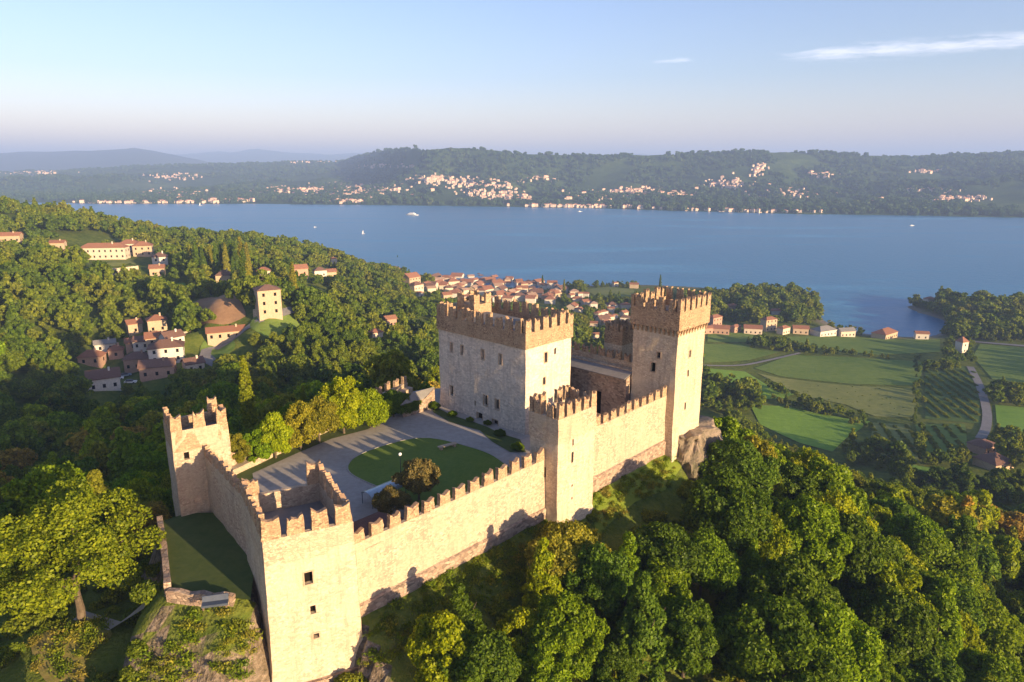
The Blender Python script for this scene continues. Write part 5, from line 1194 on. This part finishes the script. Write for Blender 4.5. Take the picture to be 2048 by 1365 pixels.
x, y = jitter_pts(-5, 45, 70, 120, 1.15, 9); ok = (in_poly(x, y, GRASS_SLOPE) | in_poly(x, y, FRONT_STRIP)) & (d_poly(x, y, CASTLE) > .5)
x2, y2 = jitter_pts(-50, 10, 50, 75, .8, 10); ok2 = ((in_poly(x2, y2, FRONT_STRIP) | in_poly(x2, y2, CLEAR[0])) & (rng.random(x2.shape) < .5)) | ((hz(x2, y2) > 84) & (x2 > -37) & (x2 < -24) & (y2 < 60) & (d_poly(x2, y2, TERR) > .8) & ~in_poly(x2, y2, TERR) & (fbm(x2 / 2.5, y2 / 2.5, 2) > .54))
ok2 &= ~in_poly(x2, y2, CASTLE) & (d_poly(x2, y2, CASTLE) > .5); x = np.concatenate([x[ok], x2[ok2]]); y = np.concatenate([y[ok], y2[ok2]])
GT = []; M['leaf_tuft'] = leaf_mat('leaves_tuft', False, [(0.0, (0.07, 0.13, 0.012)), (0.45, (0.13, 0.18, 0.014)), (0.7, (0.19, 0.19, 0.03)), (1.0, (0.27, 0.18, 0.08))])
for i in range(3):
    r = np.random.default_rng(800 + i); n = 190; C = np.stack([r.normal(size=n) * .32, r.normal(size=n) * .32, r.random(n) * .38], 1); N = np.stack([r.normal(size=n), r.normal(size=n), r.normal(size=n) * .3], 1); N /= np.linalg.norm(N, axis=1, keepdims=True)
    v_, f_ = leaf_quads(C, N, .10, 2.2, r); GT.append(np_mesh('tuft', v_, f_, M['leaf_tuft']))
pts = [(a, b, c, RNG.uniform(.6, 1.5), RNG.uniform(0, 6.28), RNG.randrange(3)) for a, b, c in zip(x.tolist(), y.tolist(), hz(x, y).tolist())]
instancer('grass_tufts', pts, GT, None, 'tufts of bright grass on the slopes below the walls')
VM = remat(UB[0], 'leaf_wood'); pts = []
for k, (px, a0) in enumerate([([(1745, 850), (1820, 854), (1838, 928), (1742, 902)], 1.25), ([(1852, 738), (1950, 745), (1955, 790), (1958, 845), (1852, 838)], 1.35), ([(1835, 856), (1925, 852), (1930, 898), (1858, 926)], 1.2), ([(1520, 752), (1830, 782), (1830, 832), (1750, 830), (1600, 790)], .35)]):
    pl = PGr(px); cx_ = sum(p[0] for p in pl) / len(pl); cy_ = sum(p[1] for p in pl) / len(pl)
    for i in range(-34, 35):
        for j in np.arange(-150, 150, 2.2 if k < 3 else 3.0):
            a, b = i * (5.5 if k < 3 else 8.0), j; X_, Y_ = cx_ + a * math.sin(a0) + b * math.cos(a0), cy_ - a * math.cos(a0) + b * math.sin(a0)
            if in_poly(np.array(X_), np.array(Y_), pl) and RNG.random() < (.85 if k < 3 else .35): pts.append((X_, Y_, float(hz(X_, Y_)), RNG.uniform(.6, 1.0) if k < 3 else RNG.uniform(.2, .4), RNG.random() * 6, 0))
instancer('vine_rows', pts, [VM], None, 'rows of low vines and fruit bushes in the fields on the plain')

# ------------------------------------------------------------------ far shore: woods and villages
FT = [crown_mesh('crown_far', 500 + i, 5.5, 9, 0, 9, 14, 3.4, 'round', 'leaf_far', (.35, .6)) for i in range(3)]
def far_pt(u, v):
    d = ray(u, v); t = np.arange(1500, 9000, 6.0); x = d[0] * t; y = d[1] * t; z = CAMZ + d[2] * t; h = far_h(x, y); hit = np.nonzero((z < h) & (h > 0.8))[0]
    return (float(x[hit[0]]), float(y[hit[0]])) if len(hit) else None
fr = np.random.default_rng(31); n = 30000; yy = 1750 + (fr.random(n) ** 1.25) * 3700; uu = fr.uniform(-60, 2110, n); xx = (uu - 1024) / FPX * (yy * math.cos(PITCH) + 30); hh = far_h(xx, yy)
clr = fbm(xx / 210 + 9, yy / 260, 3); ok = (hh > 1.3) & (clr < .60); xx, yy, hh = xx[ok], yy[ok], hh[ok]
pts = [(a, b, c - 1, s, r, k) for a, b, c, s, r, k in zip(xx.tolist(), yy.tolist(), hh.tolist(), (fr.random(len(xx)) * .9 + .8).tolist(), (fr.random(len(xx)) * 6.28).tolist(), fr.integers(0, 3, len(xx)).tolist())]
instancer('far_woods', pts, FT, 'leaf_far', 'hazy woods covering the hills across the lake')
M['fwall'] = plain('far_wall', (0.66, 0.50, 0.38), 0.9); M['froof'] = plain('far_roof', (0.52, 0.25, 0.16), 0.9)
def far_house_mesh(w, d, h, seed):
    mb = MB(); mb.box(-w / 2, w / 2, -d / 2, d / 2, -6, h); gable(mb, w, d, h, min(w, d) * .25, .6, 'hip', 1); return mb.mesh('far_house', [M['fwall'], M['froof']])
FHM = [far_house_mesh(*a) for a in [(13, 11, 9, 1), (18, 11, 8, 2), (26, 13, 11, 3), (11, 11, 13, 4), (38, 14, 11, 5)]]
CL = [(352, 355, 40, 5, 12, 'on the ridge across the lake at the left'), (345, 392, 55, 8, 22, 'in the far left village across the lake'), (300, 406, 90, 1.2, 26, 'on the far left waterfront'), (470, 403, 34, 2, 9, 'on the far left waterfront'),
      (575, 384, 55, 6, 18, 'in the town across the lake'), (700, 383, 85, 9, 44, 'in the town across the lake'), (700, 405, 30, 2, 8, 'on the waterfront across the lake'), (880, 362, 45, 5, 18, 'in the central village across the lake'), (965, 375, 55, 10, 28, 'in the central village across the lake'), (1010, 396, 50, 8, 12, 'in the central village across the lake'),
      (1090, 360, 26, 4, 5, 'scattered on the far hills'), (1180, 394, 50, 5, 14, 'in the long town across the lake'), (1290, 389, 65, 7, 44, 'in the long town across the lake'), (1455, 370, 50, 8, 12, 'scattered on the far hills'), (1515, 342, 16, 9, 6, 'scattered on the far hills'), (1640, 353, 24, 3, 6, 'high on the far hills at the right'), (1580, 392, 60, 8, 9, 'scattered on the far hills'),
      (1870, 384, 34, 3, 9, 'in the far right village'), (1900, 401, 60, 4, 14, 'in the far right village'), (1790, 405, 34, 3, 5, 'in the far right village'), (1500, 426, 150, 1.2, 8, 'on the right far waterfront'), (770, 334, 45, 3, 6, 'high on the far left hills'), (1850, 345, 26, 2, 4, 'high on the far hills at the right'), (620, 325, 40, 2, 5, 'high on the far left hills'), (1150, 416, 90, 1.4, 12, 'on the waterfront below the long town'), (60, 347, 50, 5, 10, 'on the far hills at the left edge')]
hr = random.Random(12); nfh = 0; FARH = []; FX = []
for cx, cy, sx, sy, n, zn in CL:
    for k in range(int(n * 7.5)):
        extra = k >= n
        u = cx + hr.gauss(0, .62) * sx; v = cy + hr.gauss(0, .7) * sy
        v = min(v, tri(SH, u) - 1.0); q = far_pt(u, v)
        if q is None: continue
        x, y = q; z = float(far_h(np.array(x), np.array(y))); j = hr.choice([0, 0, 1, 1, 1, 2, 3, 2 if sy < 4 else 0, 4 if hr.random() < .3 else 1])
        if extra or nfh >= 300: FX.append((x, y, z + 2.5, hr.uniform(.3, .65), hr.uniform(-.4, .9), j)); continue
        o = link('far_house', FHM[j], loc=(x, y, z + 2.5), rz=hr.uniform(-.4, .9)); f = hr.uniform(.45, .8); o.scale = (f, f, f)
        big_ = ['small', 'pale', 'large', 'tall', 'long'][j]
        tag(o, None, 'house', 'houses ' + zn); FARH.append(dict(o=o, u=u, b=f"{big_} house {zn}, {'upper' if v < cy else 'lower'} part")); nfh += 1

instancer('far_town', FX, FHM, None, 'the many smallest houses of the towns across the lake')

# ------------------------------------------------------------------ the air
mb = MB(); mb.box(-14000, 14000, -1500, 21000, -9, 520)
hm, hn = new_mat('haze')
pv = hn.add('ShaderNodeVolumePrincipled', {'Color': (0.40, 0.58, 1.0, 1), 'Density': 0.00016, 'Anisotropy': 0.0})
hn.l.new(pv.outputs[0], hn.add('ShaderNodeOutputMaterial').inputs['Volume'])
tag(mb.build('haze', hm), 'bluish evening haze over the lake and hills', None, None, 'stuff')

# ------------------------------------------------------------------ labels that single each thing out
ORD = ['first', 'second', 'third', 'fourth', 'fifth', 'sixth', 'seventh', 'eighth', 'ninth', 'tenth', 'eleventh', 'twelfth', 'thirteenth', 'fourteenth', 'fifteenth', 'sixteenth', 'seventeenth', 'eighteenth', 'nineteenth', 'twentieth']
NUM = ['zero', 'one', 'two', 'three', 'four', 'five', 'six', 'seven', 'eight', 'nine', 'ten', 'eleven', 'twelve', 'thirteen', 'fourteen', 'fifteen', 'sixteen', 'seventeen', 'eighteen', 'nineteen', 'twenty']
def zone(t):
    u, v, d = t['u'], t['v'], t['d']
    if u < 480 and d < 140: 
        if v > 1150: return 'at the lower left edge' if u < 120 else 'below the terrace wall'
        return 'behind the broad golden tree' if u < 320 else 'beside the left tower'
    if u < 860 and v < 1000 and d >= 100 or (u < 860 and v < 950):
        if v > 870: return 'in the dark valley at left'
        if v > 780: return 'below the shaded village'
        if v > 700: return 'behind the courtyard row' if u > 450 else 'at the village edge'
        return 'on the hill beyond the village'
    if 860 <= u < 1400 and v < 800: return 'beyond the keep'
    if v < 800: return 'at the plain behind the tall tower'
    c = 'below the nearest tower' if u < 780 else 'below the front wall' if u < 1000 else 'below the middle tower' if u < 1200 else 'below the second wall' if u < 1330 else 'below the tall tower' if u < 1470 else 'right of the tall tower' if u < 1650 else 'on the right slope' if u < 1850 else 'by the right edge'
    r = ', top rows' if v < 930 else ', upper rows' if v < 1020 else ', middle rows' if v < 1120 else ', lower rows' if v < 1240 else ', bottom rows'
    return c + r
def ordinals(items, base):
    items.sort(key=lambda t: t['u']); n = len(items)
    for i, t in enumerate(items):
        if n == 1: t['o']['label'] = base
        elif n == 2: t['o']['label'] = base + (', left of two' if i == 0 else ', right of two')
        elif n == 3: t['o']['label'] = base + [', left of three', ', middle of three', ', right of three'][i]
        else: t['o']['label'] = base + f', {ORD[min(i, 19)]} from left'
buck = {}
for t in TREES:
    if t['lab']: continue
    if t['kind'] == 'cypress':
        b = 'dark cypress of the avenue on the left hill' if t['u'] < 520 else 'dark cypress beyond the castle'
    else:
        app = t['s'] / t['d'] * 1000; sz = 'small' if t['s'] < .6 else 'tall' if t['s'] > .98 else 'rounded'
        b = f"{sz} {t['pal']} tree {zone(t)}"; t['o']['group'] = 'trees ' + zone(t).split(',')[0]
    buck.setdefault(b, []).append(t)
for b, it in buck.items(): ordinals(it, b)
hb = {}
for o in list(sc.objects):
    if o.get('label') == 'TBD' and o.parent is None:
        w_ = [c for c in o.children if c.name.startswith('wall')][0]; p = proj(*o.location); wallc = {'house_wall': 'cream', 'house_wall.001': 'pale', 'house_wall.002': 'pink', 'house_wall.003': 'white'}[w_.data.materials[0].name]
        rf = [c for c in o.children if c.name.startswith('roof')][0].data.materials[0].name; rc_ = {'terracotta_tile': 'red-roofed', 'brown_tile': 'brown-roofed', 'roof_grey': 'grey-roofed', 'pale_tile': 'pale-roofed'}[rf]
        g = o['group']; zn = 'on the wooded ridge' if 'ridge' in g else 'in the lakeside town' if 'town' in g else 'near the lake right of the keep' if p[0] < 1400 else 'near the lake beyond the tall tower' if p[0] < 1600 else 'by the cove'
        if 'town' in g: zn = 'in the lakeside town, ' + ('far left' if p[0] < 880 else 'left part' if p[0] < 950 else 'centre' if p[0] < 1030 else 'right part' if p[0] < 1115 else 'far right') + (', upper rows' if p[1] < 575 else ', lower rows')
        hb.setdefault(f'{wallc} {rc_} house {zn}', []).append(dict(o=o, u=p[0]))
for b, it in hb.items(): ordinals(it, b)
fb = {}
for t in FARH: fb.setdefault(t['b'], []).append(t)
for b, it in fb.items(): ordinals(it, b)
print('TREES', len(TREES), 'pool', len(pool), 'chosen', len(chosen), 'objects', len(sc.objects), 'farhouses', nfh)
